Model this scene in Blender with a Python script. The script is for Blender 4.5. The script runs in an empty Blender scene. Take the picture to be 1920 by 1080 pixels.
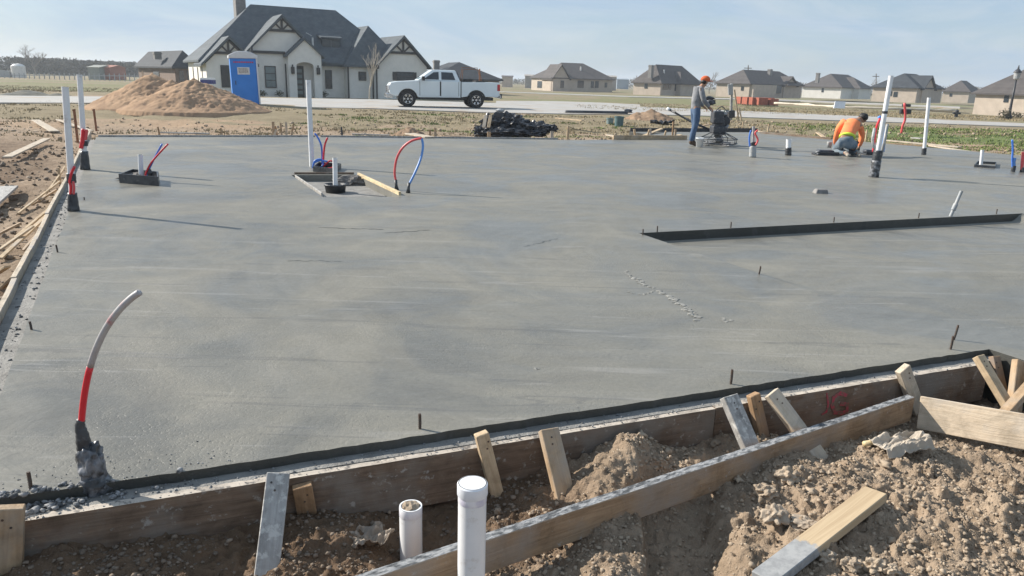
SKY_STRENGTH = .075; SUN_STRENGTH = 4.7; EXPOSURE = 0.72; HAZE = .0006
import bpy, math, random
import numpy as np
from mathutils import Vector, Matrix
random.seed(7); rng = np.random.default_rng(11)
PI = math.pi
scene = bpy.context.scene
COL = scene.collection

# ------------------------------------------------------------------ camera model
FPX = 1400.0; PITCH = math.atan(389/1400); ROLL = math.radians(1.6); CAM = Vector((0, 0, 1.5))
_F = Vector((0, math.cos(PITCH), -math.sin(PITCH)))
_R0 = Vector((1, 0, 0)); _U0 = Vector((0, math.sin(PITCH), math.cos(PITCH)))
_R = _R0*math.cos(ROLL) + _U0*math.sin(ROLL); _U = -_R0*math.sin(ROLL) + _U0*math.cos(ROLL)
def ray(px, py): return _F*FPX + _R*(px-960) - _U*(py-540)
def V(px, py, z=0.0):                      # where the sight line meets height z
    d = ray(px, py); return CAM + d*((z-1.5)/d.z)
def W(px, py, Y):                          # where the sight line meets distance Y
    d = ray(px, py); return CAM + d*(Y/d.y)
def onplane(px, py, P, n):
    d = ray(px, py); return CAM + d*((P-CAM).dot(n)/d.dot(n))

# ------------------------------------------------------------------ noise
def _hash(ix, iy, s):
    h = (ix.astype(np.int64)*374761393 + iy.astype(np.int64)*668265263 + s*1442695041) & 0xffffffff
    h = ((h ^ (h >> 13))*1274126177) & 0xffffffff
    return ((h ^ (h >> 16)) & 0xffff)/65535.0
def vnoise(x, y, s=0):
    ix = np.floor(x); iy = np.floor(y); fx = x-ix; fy = y-iy
    fx = fx*fx*fx*(fx*(fx*6-15)+10); fy = fy*fy*fy*(fy*(fy*6-15)+10)
    a = _hash(ix, iy, s); b = _hash(ix+1, iy, s); c = _hash(ix, iy+1, s); d = _hash(ix+1, iy+1, s)
    return (a*(1-fx)+b*fx)*(1-fy) + (c*(1-fx)+d*fx)*fy
def fbm(x, y, o=4, s=0, g=0.5):
    t = 0; a = 1; n = 0
    for i in range(o):
        t = t + a*vnoise(x*2**i+i*17.3, y*2**i-i*9.1, s+i); n += a; a *= g
    return t/n
def sst(a, b, x):
    t = np.clip((x-a)/(b-a), 0, 1); return t*t*(3-2*t)

# ------------------------------------------------------------------ materials
def _nt(name):
    m = bpy.data.materials.new(name); m.use_nodes = True
    nt = m.node_tree; return m, nt, nt.nodes['Principled BSDF']
def coords(nt, stretch=(1, 1, 1), kind='Object'):
    tc = nt.nodes.new('ShaderNodeTexCoord'); mp = nt.nodes.new('ShaderNodeMapping')
    mp.inputs['Scale'].default_value = stretch
    if kind == 'World':
        g = nt.nodes.new('ShaderNodeNewGeometry'); nt.links.new(g.outputs['Position'], mp.inputs[0])
    else: nt.links.new(tc.outputs[kind], mp.inputs[0])
    return mp.outputs[0]
def noise(nt, vec, scale, detail=4, rough=.55, dist=0):
    n = nt.nodes.new('ShaderNodeTexNoise'); n.inputs['Scale'].default_value = scale
    n.inputs['Detail'].default_value = detail; n.inputs['Roughness'].default_value = rough
    n.inputs['Distortion'].default_value = dist; nt.links.new(vec, n.inputs['Vector']); return n.outputs['Fac']
def ramp(nt, fac, stops):
    r = nt.nodes.new('ShaderNodeValToRGB'); e = r.color_ramp.elements
    while len(e) < len(stops): e.new(.5)
    for k, (p, c) in enumerate(stops):
        e[k].position = p; e[k].color = (c[0], c[1], c[2], 1) if hasattr(c, '__len__') else (c, c, c, 1)
    nt.links.new(fac, r.inputs[0]); return r.outputs[0]
def mixc(nt, fac, a, b, mode='MIX'):
    m = nt.nodes.new('ShaderNodeMix'); m.data_type = 'RGBA'; m.blend_type = mode
    for s, v in ((0, fac), (6, a), (7, b)):
        if isinstance(v, (int, float)): m.inputs[s].default_value = v
        elif isinstance(v, tuple): m.inputs[s].default_value = (v[0], v[1], v[2], 1)
        else: nt.links.new(v, m.inputs[s])
    return m.outputs[2]
def mathn(nt, op, a, b=0.0):
    m = nt.nodes.new('ShaderNodeMath'); m.operation = op
    for s, v in ((0, a), (1, b)):
        if isinstance(v, (int, float)): m.inputs[s].default_value = v
        else: nt.links.new(v, m.inputs[s])
    return m.outputs[0]
def bump(nt, bs, h, strength, dist=.01, prev=None):
    b = nt.nodes.new('ShaderNodeBump'); b.inputs['Strength'].default_value = strength
    b.inputs['Distance'].default_value = dist; nt.links.new(h, b.inputs['Height'])
    if prev: nt.links.new(prev, b.inputs['Normal'])
    nt.links.new(b.outputs[0], bs.inputs['Normal']); return b.outputs[0]

def mat(name, c1, c2=None, scale=5, rough=.7, bmp=0, bscale=40, stretch=(1, 1, 1), spec=.5, metal=0, detail=4, kind='Object', lo=.35, hi=.65, dirt=None, dirtamt=.6, dscale=3):
    m, nt, bs = _nt(name); vec = coords(nt, stretch, kind)
    c2 = c2 or tuple(x*.8 for x in c1)
    col = ramp(nt, noise(nt, vec, scale, detail), [(lo, c1), (hi, c2)])
    if dirt:
        f = ramp(nt, noise(nt, coords(nt, (1, 1, 1), kind), dscale, 6, .65), [(dirtamt-.08, 0.), (dirtamt+.1, 1.)])
        col = mixc(nt, f, col, dirt)
    nt.links.new(col, bs.inputs['Base Color'])
    bs.inputs['Roughness'].default_value = rough; bs.inputs['Metallic'].default_value = metal
    bs.inputs['Specular IOR Level'].default_value = spec
    if bmp: bump(nt, bs, noise(nt, vec, bscale, 5), bmp, .01)
    return m

def wood(name, c1, c2, gray=None, gamt=.55, mortar=None, mamt=.6, rough=.75):
    """grain runs along the board's own long (local X) axis"""
    m, nt, bs = _nt(name)
    tc = nt.nodes.new('ShaderNodeTexCoord')
    oi = nt.nodes.new('ShaderNodeObjectInfo')
    add = nt.nodes.new('ShaderNodeVectorMath'); add.operation = 'ADD'
    cmb = nt.nodes.new('ShaderNodeCombineXYZ')
    rr = mathn(nt, 'MULTIPLY', oi.outputs['Random'], 37.0)
    for i in range(3): nt.links.new(rr, cmb.inputs[i])
    nt.links.new(tc.outputs['Object'], add.inputs[0]); nt.links.new(cmb.outputs[0], add.inputs[1])
    mp = nt.nodes.new('ShaderNodeMapping'); mp.inputs['Scale'].default_value = (1.2, 22, 22)
    nt.links.new(add.outputs[0], mp.inputs[0])
    g1 = noise(nt, mp.outputs[0], 2.2, 6, .6, 1.2)
    col = ramp(nt, g1, [(.3, c1), (.7, c2)])
    mp2 = nt.nodes.new('ShaderNodeMapping'); mp2.inputs['Scale'].default_value = (5, 9, 9)
    nt.links.new(add.outputs[0], mp2.inputs[0])
    kn = ramp(nt, noise(nt, mp2.outputs[0], 1.0, 3, .5), [(.66, 1.), (.76, .55)])
    col = mixc(nt, 1.0, col, kn, 'MULTIPLY')
    stn = ramp(nt, noise(nt, add.outputs[0], 7, 6, .65, .6), [(.36, .62), (.52, 1.), (.7, 1.15)])
    col = mixc(nt, .8, col, stn, 'MULTIPLY')
    if gray:
        f = ramp(nt, noise(nt, add.outputs[0], 3.5, 5, .6), [(gamt-.1, 0.), (gamt+.1, 1.)])
        col = mixc(nt, f, col, gray)
    if mortar:
        f = ramp(nt, noise(nt, add.outputs[0], 22, 6, .7), [(mamt-.04, 0.), (mamt+.04, 1.)])
        col = mixc(nt, f, col, mortar)
    nt.links.new(col, bs.inputs['Base Color']); bs.inputs['Roughness'].default_value = rough
    bs.inputs['Specular IOR Level'].default_value = .3
    b1 = bump(nt, bs, g1, .8, .005)
    bump(nt, bs, noise(nt, add.outputs[0], 60, 4, .6), .4, .003, b1)
    return m

M = {}
M['wood_new'] = wood('wood_new', (.46, .335, .215), (.33, .225, .135), gray=(.33, .29, .24), gamt=.60)
M['wood_fresh'] = wood('wood_fresh', (.56, .44, .295), (.42, .31, .195), gray=(.38, .34, .29), gamt=.64)
M['wood_orange'] = wood('wood_orange', (.38, .25, .145), (.27, .165, .09), gray=(.25, .20, .16), gamt=.62)
M['wood_grey'] = wood('wood_grey', (.40, .39, .37), (.29, .28, .265), mortar=(.50, .49, .46), mamt=.56)
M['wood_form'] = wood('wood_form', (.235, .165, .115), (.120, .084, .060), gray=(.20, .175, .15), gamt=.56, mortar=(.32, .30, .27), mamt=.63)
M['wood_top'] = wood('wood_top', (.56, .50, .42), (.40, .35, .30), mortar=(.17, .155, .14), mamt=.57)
M['wood_plank'] = wood('wood_plank', (.42, .285, .175), (.26, .165, .095), gray=(.31, .25, .20), gamt=.58, mortar=(.40, .36, .32), mamt=.66)
M['wood_pale'] = wood('wood_pale', (.55, .48, .38), (.44, .36, .27), gray=(.36, .33, .30), gamt=.60)
M['mortar_top'] = mat('mortar_top', (.30, .305, .31), (.07, .075, .08), scale=38, rough=.85, bmp=1.0, bscale=60, lo=.44, hi=.60, detail=6, stretch=(.6, 1.4, 1.4))
M['pvc'] = mat('pvc', (.78, .79, .80), (.70, .71, .72), scale=6, rough=.35, dirt=(.42, .37, .31), dirtamt=.66, dscale=9)
M['pvc_cap'] = mat('pvc_cap', (.80, .83, .88), (.72, .75, .80), scale=8, rough=.4)
M['pvc_grey'] = mat('pvc_grey', (.34, .36, .38), (.28, .30, .31), scale=8, rough=.5, dirt=(.45, .44, .42), dirtamt=.55, dscale=14)
M['primer'] = mat('primer', (.44, .41, .56), (.74, .74, .77), scale=18, lo=.3, hi=.55, rough=.4)
M['black_wrap'] = mat('black_wrap', (.022, .026, .032), (.06, .065, .07), scale=9, rough=.38, bmp=.8, bscale=25, dirt=(.20, .20, .20), dirtamt=.66, dscale=12)
M['grey_wrap'] = mat('grey_wrap', (.20, .21, .23), (.035, .037, .04), scale=16, rough=.4, bmp=1.0, bscale=22, lo=.42, hi=.58)
M['pex_red'] = mat('pex_red', (.70, .03, .045), (.60, .025, .04), rough=.35)
M['pex_blue'] = mat('pex_blue', (.05, .17, .60), (.06, .20, .66), rough=.35)
M['pex_pale_red'] = mat('pex_pale_red', (.72, .10, .10), (.62, .08, .09), rough=.4)
M['pex_pale_blue'] = mat('pex_pale_blue', (.12, .30, .68), (.10, .26, .6), rough=.4)
M['rebar'] = mat('rebar', (.05, .045, .042), (.10, .06, .04), scale=30, rough=.7)
M['steel'] = mat('steel', (.30, .31, .32), (.22, .22, .23), rough=.4, metal=.8)
M['dark_plastic'] = mat('dark_plastic', (.025, .028, .033), (.04, .043, .05), rough=.5)
M['engine_black'] = mat('engine_black', (.03, .035, .045), (.05, .055, .065), rough=.45, dirt=(.22, .22, .22), dirtamt=.62, dscale=14)
M['white_plastic'] = mat('white_plastic', (.80, .82, .84), (.70, .72, .74), rough=.5)
M['red_paint'] = mat('red_paint', (.55, .03, .07), (.42, .05, .08), scale=40, rough=.7)
M['stone'] = mat('stone', (.40, .33, .25), (.29, .23, .175), scale=9, rough=.9, bmp=.7, bscale=20)
M['clod'] = mat('clod', (.40, .32, .235), (.27, .212, .155), scale=14, rough=.95, bmp=.8, bscale=45, kind='World')
M['brick_red'] = mat('brick_red', (.42, .12, .07), (.30, .09, .06), scale=4, rough=.85)
M['teal'] = mat('teal', (.06, .12, .13), (.10, .17, .18), rough=.5)
M['mesh_black'] = mat('mesh_black', (.015, .018, .024), (.05, .055, .065), scale=5, rough=.35, bmp=.9, bscale=8)

# ------------------------------------------------------------------ mesh builder
WM = {}
class MB:
    def __init__(s): s.v = []; s.f = []; s.m = []
    def add(s, vs, fs, mi=0):
        b = len(s.v); s.v += [Vector(v) for v in vs]
        for f in fs: s.f.append(tuple(b+i for i in f)); s.m.append(mi)
        return s
    def hexa(s, p, mi=0):      # p: 4 bottom (ccw from above) + 4 top
        return s.add(p, [(3, 2, 1, 0), (4, 5, 6, 7), (0, 1, 5, 4), (1, 2, 6, 5), (2, 3, 7, 6), (3, 0, 4, 7)], mi)
    def box(s, x0, x1, y0, y1, z0, z1, mi=0):
        return s.hexa([(x0, y0, z0), (x1, y0, z0), (x1, y1, z0), (x0, y1, z0), (x0, y0, z1), (x1, y0, z1), (x1, y1, z1), (x0, y1, z1)], mi)
    def bar(s, A, B, w, t, side=None, mi=0):
        A = Vector(A); B = Vector(B); X = (B-A).normalized()
        if side is None: side = Vector((0, 0, 1)).cross(X) if abs(X.z) < .95 else Vector((1, 0, 0))
        side = Vector(side); Y = (side - X*side.dot(X)).normalized(); Z = X.cross(Y)
        a, b = Y*w/2, Z*t/2
        return s.hexa([A-a-b, B-a-b, B+a-b, A+a-b, A-a+b, B-a+b, B+a+b, A+a+b], mi)
    def tube(s, pts, r, seg=8, mi=0, caps=True):
        pts = [Vector(p) for p in pts]; n = len(pts)
        rs = r if hasattr(r, '__len__') else [r]*n
        base = len(s.v); prevY = None
        for i, p in enumerate(pts):
            d = (pts[min(i+1, n-1)]-pts[max(i-1, 0)]).normalized()
            ref = prevY if prevY is not None else (Vector((1, 0, 0)) if abs(d.x) < .9 else Vector((0, 1, 0)))
            Y = (ref - d*ref.dot(d)).normalized(); Z = d.cross(Y); prevY = Y
            for k in range(seg):
                a = 2*PI*k/seg; s.v.append(p + (Y*math.cos(a)+Z*math.sin(a))*rs[i])
        for i in range(n-1):
            for k in range(seg):
                a = base+i*seg+k; b = base+i*seg+(k+1) % seg
                s.f.append((a, b, b+seg, a+seg)); s.m.append(mi)
        if caps:
            s.f.append(tuple(base+k for k in reversed(range(seg)))); s.m.append(mi)
            s.f.append(tuple(base+(n-1)*seg+k for k in range(seg))); s.m.append(mi)
        return s
    def lathe(s, prof, c=(0, 0, 0), seg=20, mi=0, M4=None):
        """prof: list of (r, z)"""
        c = Vector(c); base = len(s.v)
        for (r, z) in prof:
            for k in range(seg):
                a = 2*PI*k/seg; p = Vector((r*math.cos(a), r*math.sin(a), z))
                s.v.append((M4 @ p) if M4 is not None else c+p)
        for i in range(len(prof)-1):
            for k in range(seg):
                a = base+i*seg+k; b = base+i*seg+(k+1) % seg
                s.f.append((a, b, b+seg, a+seg)); s.m.append(mi)
        s.f.append(tuple(base+k for k in reversed(range(seg)))); s.m.append(mi)
        s.f.append(tuple(base+(len(prof)-1)*seg+k for k in range(seg))); s.m.append(mi)
        return s
    def prism(s, poly, vec, mi=0):
        n = len(poly); poly = [Vector(p) for p in poly]; vec = Vector(vec)
        fs = [tuple(range(n-1, -1, -1)), tuple(range(n, 2*n))] + [(i, (i+1) % n, n+(i+1) % n, n+i) for i in range(n)]
        return s.add(poly+[p+vec for p in poly], fs, mi)
    def blob(s, c, r, seed=0, amp=.2, sub=2, mi=0, freq=2.0, flat=None):
        c = Vector(c); r = Vector(r) if hasattr(r, '__len__') else Vector((r, r, r))
        vs, fs = ICO[sub]; R_ = random.Random(seed); o = [R_.uniform(-9, 9) for _ in range(3)]
        from mathutils import noise as mn
        out = []
        for v in vs:
            k = 1+amp*mn.noise(Vector((v.x*freq+o[0], v.y*freq+o[1], v.z*freq+o[2])))*1.6
            q = Vector((v.x*r.x*k, v.y*r.y*k, v.z*r.z*k))
            if flat is not None: q.z = max(q.z, flat)
            out.append(c+q)
        return s.add(out, fs, mi)
def _ico(sub):
    import bmesh
    bm = bmesh.new(); bmesh.ops.create_icosphere(bm, subdivisions=sub, radius=1)
    vs = [v.co.copy() for v in bm.verts]; fs = [tuple(v.index for v in f.verts) for f in bm.faces]; bm.free()
    return vs, fs
ICO = {k: _ico(k) for k in (1, 2, 3, 4)}
ICO[0] = ICO[1] if len(ICO[1][0]) == 12 else ICO[1]

def put(mb, name, mats, parent=None, M4=None, local=False, smooth=False, bev=0, bseg=1):
    """link the collected shape as ONE mesh object. Verts are world coords unless local."""
    if not isinstance(mats, (list, tuple)): mats = [mats]
    me = bpy.data.meshes.new(name)
    if M4 is None:
        if parent is not None: M4 = WM[parent.name]
        elif not local:
            xs = [v.x for v in mb.v]; ys = [v.y for v in mb.v]; zs = [v.z for v in mb.v]
            M4 = Matrix.Translation(((min(xs)+max(xs))/2, (min(ys)+max(ys))/2, min(zs)))
        else: M4 = Matrix.Identity(4)
    vs = mb.v if local else [M4.inverted() @ v for v in mb.v]
    me.from_pydata([tuple(v) for v in vs], [], mb.f)
    import bmesh
    bm = bmesh.new(); bm.from_mesh(me); bmesh.ops.recalc_face_normals(bm, faces=bm.faces[:]); bm.to_mesh(me); bm.free()
    for m_ in mats: me.materials.append(M[m_] if isinstance(m_, str) else m_)
    if len(mats) > 1: me.polygons.foreach_set('material_index', mb.m)
    if smooth: me.polygons.foreach_set('use_smooth', [True]*len(me.polygons))
    me.update()
    o = bpy.data.objects.new(name, me); COL.objects.link(o)
    WM[o.name] = M4
    if parent is not None:
        o.parent = parent; o.matrix_basis = WM[parent.name].inverted() @ M4
    else: o.matrix_basis = M4
    if bev:
        b = o.modifiers.new('Bevel', 'BEVEL'); b.width = bev; b.segments = bseg; b.limit_method = 'ANGLE'; b.angle_limit = math.radians(40)
        if smooth or bseg > 1: b.harden_normals = False
    return o
def tag(o, label=None, cat=None, group=None, kind=None):
    if label: o['label'] = label
    if cat: o['category'] = cat
    if group: o['group'] = group
    if kind: o['kind'] = kind
    return o
def empty(name, loc, label, cat, group=None, M4=None):
    o = bpy.data.objects.new(name, None); o.empty_display_size = .1; COL.objects.link(o)
    m4 = M4 if M4 is not None else Matrix.Translation(Vector(loc))
    WM[o.name] = m4; o.matrix_basis = m4
    return tag(o, label, cat, group)
def frame(A, B, side):
    A = Vector(A); B = Vector(B); X = (B-A).normalized(); side = Vector(side)
    Y = (side - X*side.dot(X)).normalized(); Z = X.cross(Y)
    m = Matrix.Identity(4)
    for i in range(3): m[i][0] = X[i]; m[i][1] = Y[i]; m[i][2] = Z[i]; m[i][3] = A[i]
    return m, (B-A).length
def board(name, label, cat, A, B, w, t, side, mt, group=None, bev=.003, mats=None, warp=0, parent=None):
    """a sawn board from A to B, its width along `side`"""
    m4, L = frame(A, B, side)
    b = MB(); n = max(2, int(L/.25)); rs = random.Random(int(abs(A[0]*971+A[1]*331)*100) % 99991)
    b.box(0, L, -w/2, w/2, -t/2, t/2)
    if warp or mats:
        b = MB(); sec = []
        for i in range(n+1):
            x = L*i/n; j = rs.uniform(-warp, warp)
            sec.append([(x, -w/2, -t/2+j), (x, w/2, -t/2+j), (x, w/2, t/2+j), (x, -w/2, t/2+j)])
        vs = [p for q in sec for p in q]; fs = [(3, 2, 1, 0), tuple(4*n+k for k in range(4))]; mi = [0, 0]
        for i in range(n):
            for k in range(4):
                k2 = (k+1) % 4; fs.append((4*i+k, 4*i+k2, 4*i+4+k2, 4*i+4+k)); mi.append(1 if (mats and k == mats) else 0)
        b.v = [Vector(p) for p in vs]; b.f = fs; b.m = mi
    o = put(b, name, mt, parent=parent, M4=m4, local=True, bev=bev)
    if label: tag(o, label, cat, group)
    return o
# ------------------------------------------------------------------ light, sky, camera
AZ = math.atan2(-1.97, .73)                 # direction the sunlight comes from, from +Y towards +X
EL = math.radians(31.5)
sun_dir = Vector((math.sin(AZ)*math.cos(EL), math.cos(AZ)*math.cos(EL), math.sin(EL)))
world = bpy.data.worlds.new('World'); scene.world = world; world.use_nodes = True
wn = world.node_tree; bg = wn.nodes['Background']
sky = wn.nodes.new('ShaderNodeTexSky'); sky.sky_type = 'NISHITA'; sky.sun_disc = False
sky.sun_elevation = EL; sky.sun_rotation = AZ % (2*PI)
sky.altitude = 100; sky.air_density = 1.0; sky.dust_density = .6; sky.ozone_density = 2.0
# thin high cloud veil over the clear sky
wtc = wn.nodes.new('ShaderNodeTexCoord'); wmp = wn.nodes.new('ShaderNodeMapping'); wmp.inputs['Scale'].default_value = (1, 1, 5)
wn.links.new(wtc.outputs['Generated'], wmp.inputs[0])
vf = ramp(wn, noise(wn, wmp.outputs[0], 2.6, 7, .6, .8), [(.40, .62), (.62, .92)])
cf = ramp(wn, noise(wn, wmp.outputs[0], 4.2, 8, .65, 1.4), [(.44, 0.), (.68, 1.)])
veil = mixc(wn, mathn(wn, 'MULTIPLY', cf, .55), (3.65, 4.78, 6.15), (5.6, 6.1, 6.7))
wn.links.new(mixc(wn, vf, sky.outputs[0], veil), bg.inputs[0]); bg.inputs[1].default_value = SKY_STRENGTH
sl = bpy.data.lights.new('sun', 'SUN'); sl.energy = SUN_STRENGTH; sl.angle = math.radians(.6); sl.color = (1, .93, .83)
so = bpy.data.objects.new('sun', sl); COL.objects.link(so)
so.rotation_euler = sun_dir.to_track_quat('Z', 'Y').to_euler()
cd = bpy.data.cameras.new('camera'); cam = bpy.data.objects.new('camera', cd); COL.objects.link(cam); scene.camera = cam
cd.sensor_width = 36; cd.lens = 36*FPX/1920; cd.clip_start = .05; cd.clip_end = 9000
mw = Matrix.Identity(4)
for i in range(3): mw[i][0] = _R[i]; mw[i][1] = _U[i]; mw[i][2] = -_F[i]; mw[i][3] = CAM[i]
cam.matrix_world = mw
scene.view_settings.view_transform = 'Standard'; scene.view_settings.look = 'None'
scene.view_settings.gamma = 1; scene.view_settings.exposure = EXPOSURE
scene.render.engine = 'CYCLES'
scene.render.resolution_x = 1024; scene.render.resolution_y = 576
scene.cycles.max_bounces = 6

# ------------------------------------------------------------------ key lines of the slab
EF = Vector((.9245, .381, 0)); NF = Vector((.381, -.9245, 0))      # along / out of the near edge
EL_ = Vector((-.456, .890, 0)); NL = Vector((-.890, -.456, 0))     # along / out of the left edge
C0 = Vector((-1.931, 2.324, 0)); C4 = Vector((2.92, 4.31, 0))
STEP = .042; LSTEP = .06
BL = V(180, 257); 
out = [C0, C4, C4-EL_*3.2, C4-EL_*3.2+EF*9, Vector((16.5, 13.6, 0)), V(1920, 292), V(1420, 248), V(1180, 247), V(1290, 262), V(1050, 262), V(600, 257), BL]

# ------------------------------------------------------------------ ground
def axis(lo, hi, a, b, step, g, cap):
    mid = list(np.arange(a, b+1e-6, step)); L = []; x = a; s = step
    while x > lo: s = min(s*g, cap(x)); x -= s; L.append(x)
    R_ = []; x = b; s = step
    while x < hi: s = min(s*g, cap(x)); x += s; R_.append(x)
    return np.array(L[::-1]+mid+R_)
def gheight(x, y):
    """terrain height (arrays)"""
    s = x*EF.x + y*EF.y; d = (x-C0.x)*NF.x + (y-C0.y)*NF.y            # d>0: in front of the near edge
    z = np.full_like(x, -.28)
    z = z + .24*sst(27, 33, y) - .50*sst(52, 66, y)
    z = z - .85*sst(30, 75, x)*sst(50, 100, y)
    z = z + .10*np.exp(-(((x+12.9)/2.5)**2+((y-36.6)/2.5)**2))
    far = sst(120, 600, y); z = z + .25*(fbm(x*.012, y*.012, 3, 5)-.5)*sst(70, 200, y)
    # ridge of the embankment behind the slab
    site = 1-sst(34, 40, y)
    z = z + site*(.10*(fbm(x*.35, y*.35, 4, 3)-.5) + .07*(fbm(x*2.1, y*2.1, 4, 8)-.5))
    lft = site*sst(-1.5, -3.5, x)*(1-sst(30, 34, y))
    z = z + lft*(.22*(fbm(x*1.1, y*1.1, 4, 21)-.5))
    # foreground dirt
    fg = (1-sst(5.5, 7.5, y))*sst(-2.4, -1.7, x)
    p = V(1190, 850, -.12); z = z + fg*.17*np.exp(-(((x-p.x)/.36)**2+((y-p.y)/.25)**2)**.8)*(.72+.56*fbm(x*7, y*7, 3, 15))
    q = V(1400, 770, -.2); z = z - fg*.05*np.exp(-(((x-q.x)/.4)**2+((y-q.y)/.2)**2))
    q = V(730, 960, -.3); z = z - fg*.05*np.exp(-(((x-q.x)/.6)**2+((y-q.y)/.25)**2))
    q = V(1545, 866, -.26); z = z - fg*.08*np.exp(-(((x-q.x)/.13)**2+((y-q.y)/.12)**2))
    q = W(770, 948, 2.56); z = z - fg*.10*np.exp(-(((x-q.x)/.20)**2+((y-q.y)/.14)**2))
    z = z + fg*.06*sst(-.2, -.6, x)*np.exp(-((d-.15)/.25)**2)
    # right-hand heap
    z = z + fg*.07*sst(.75, 1.3, x)*(1-sst(3.3, 3.9, y))
    q = V(1620, 840, -.2); z = z + fg*.05*np.exp(-(((x-q.x)/.5)**2+((y-q.y)/.15)**2))
    # trench with a steep left bank
    t = (x - (.50+.10*(y-2.2)) + .03*(vnoise(y*6, y*0, 4)-.5))
    tr = sst(0, .045, t)*(1-sst(.26, .42, t))*(1-sst(2.9, 3.15, y))*sst(1.2, 1.8, y)
    z = z - fg*.12*tr + fg*.05*np.exp(-((t+.12)/.12)**2)*(1-sst(2.9, 3.1, y))
    z = z + fg*(.09*(fbm(x*3.2, y*3.2, 3, 31)-.5) + .035*(fbm(x*9, y*9, 3, 41)-.5) + .024*(fbm(x*26, y*26, 3, 51, .7)-.5) + .020*(fbm(x*70, y*70, 2, 61, .7)-.5))
    # clods: sharp-edged lumps
    c = fbm(x*13, y*13, 2, 71); cz = np.exp(-((d-.75-.1*x)/.30)**2)*sst(.4, .9, x); z = z + fg*.034*sst(.55, .62, c)*(.12+.88*cz)*(.4+1.2*fbm(x*40, y*40, 2, 75))
    c = fbm(x*31, y*31, 2, 81); z = z + fg*.011*sst(.54, .58, c)
        # keep clear of the slab and of the form's top
    inside = -np.maximum.reduce([d, (x-C0.x)*NL.x+(y-C0.y)*NL.y, y-30])
    z = np.where((d < .12) & ((x-C0.x)*NL.x+(y-C0.y)*NL.y < .2) & (d > -30) & (y < 26), np.minimum(z, -.12), z)
    z = np.where((d < .02) & ((x-C0.x)*NL.x+(y-C0.y)*NL.y < .1) & (y < 20+.33*x-.5), -.33, z)
    return z
def gz(x, y): return float(gheight(np.array([float(x)]), np.array([float(y)]))[0])
def build_ground():
    capx = lambda v: max(.25, abs(v)*.09) if abs(v) < 400 else 500
    capy = lambda v: max(.12, abs(v)*.028) if abs(v) < 400 else 600
    xs = axis(-1500, 1500, -1.7, 2.8, .009, 1.055, capx); ys = axis(-60, 2600, 1.55, 4.15, .009, 1.045, capy)
    X, Y = np.meshgrid(xs, ys); Z = gheight(X, Y)
    nx, ny = len(xs), len(ys)
    me = bpy.data.meshes.new('ground')
    co = np.stack([X, Y, Z], -1).reshape(-1, 3).astype(np.float32)
    me.vertices.add(nx*ny); me.vertices.foreach_set('co', co.ravel())
    i = np.arange(nx-1); j = np.arange(ny-1); I, J = np.meshgrid(i, j); a = (J*nx+I).ravel()
    q = np.stack([a, a+1, a+1+nx, a+nx], -1).astype(np.int32)
    me.loops.add(q.size); me.polygons.add(len(q)); me.loops.foreach_set('vertex_index', q.ravel())
    me.polygons.foreach_set('loop_start', np.arange(0, q.size, 4, dtype=np.int32)); me.polygons.foreach_set('use_smooth', [True]*len(q))
    me.update(calc_edges=True)
    x = X.ravel(); y = Y.ravel()
    n1 = fbm(x*.09, y*.22, 5, 91); n2 = fbm(x*.5, y*1.1, 4, 97)
    grass = sst(24, 29, y + 5*(n2-.5)*2)*sst(.30, .52, n1*.7+n2*.3+.12)
    # road line distance makes bare strips
    green = sst(9, 16, x)*sst(26, 30, y)*(1-sst(33.5, 35, y-.10*(x-10)*0))*sst(.3, .45, n2)
    green = np.maximum(green, .55*sst(.50, .62, fbm(x*.05, y*.16, 4, 13))*sst(50, 60, y))
    green = np.maximum(green, .5*sst(.52, .60, n2)*sst(28, 33, y)*(x > -9))
    green = np.maximum(green, .45*sst(50, 60, y)*(1-sst(95, 110, y))*sst(-20, -26, x))
    grass = np.maximum(grass, sst(9, 14, x)*sst(27, 30, y))
    grass = np.maximum(grass, sst(48, 55, y)*.9)
    sandy = np.exp(-(((x+11.5)/3.6)**2+((y-27)/2.6)**2))
    sandy = np.maximum(sandy, .6*sst(.55, .7, fbm(x*.25, y*.5, 4, 44))*(y > 20)*(y < 34))
    dd_ = (x-C0.x)*NF.x+(y-C0.y)*NF.y
    damp = (1-sst(.0, .35, x+.4*(n2-.5)))*(1-sst(.55, .85, dd_+.35*(fbm(x*3, y*3, 3, 12)-.5)))*(y < 6)
    damp = np.maximum(damp, .9*(x < -2)*sst(.3, 1.2, (x-C0.x)*NL.x+(y-C0.y)*NL.y)*(1-sst(15, 22, y))*sst(.25, .6, n2+.1))
    for nm, arr in (('grass', grass), ('green', green), ('sandy', sandy), ('damp', damp)):
        at = me.attributes.new(nm, 'FLOAT', 'POINT'); at.data.foreach_set('value', arr.astype(np.float32))
    m, nt, bs = _nt('ground')
    wv = coords(nt, (1, 1, 1), 'World')
    def attr(n): a_ = nt.nodes.new('ShaderNodeAttribute'); a_.attribute_name = n; return a_.outputs['Fac']
    dirt = ramp(nt, noise(nt, wv, 6, 7, .65), [(.28, (.20, .150, .104)), (.52, (.315, .24, .172)), (.78, (.43, .34, .25))])
    d2 = ramp(nt, noise(nt, wv, .8, 4), [(.3, .82), (.7, 1.12)])
    dirt = mixc(nt, 1., dirt, d2, 'MULTIPLY')
    dirt = mixc(nt, attr('damp'), dirt, mixc(nt, 1., dirt, (.52, .46, .42), 'MULTIPLY'))
    sand = ramp(nt, noise(nt, wv, 3, 6), [(.3, (.30, .21, .135)), (.7, (.40, .285, .19))])
    col = mixc(nt, attr('sandy'), dirt, sand)
    gv = coords(nt, (1, 2.2, 1), 'World')
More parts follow.
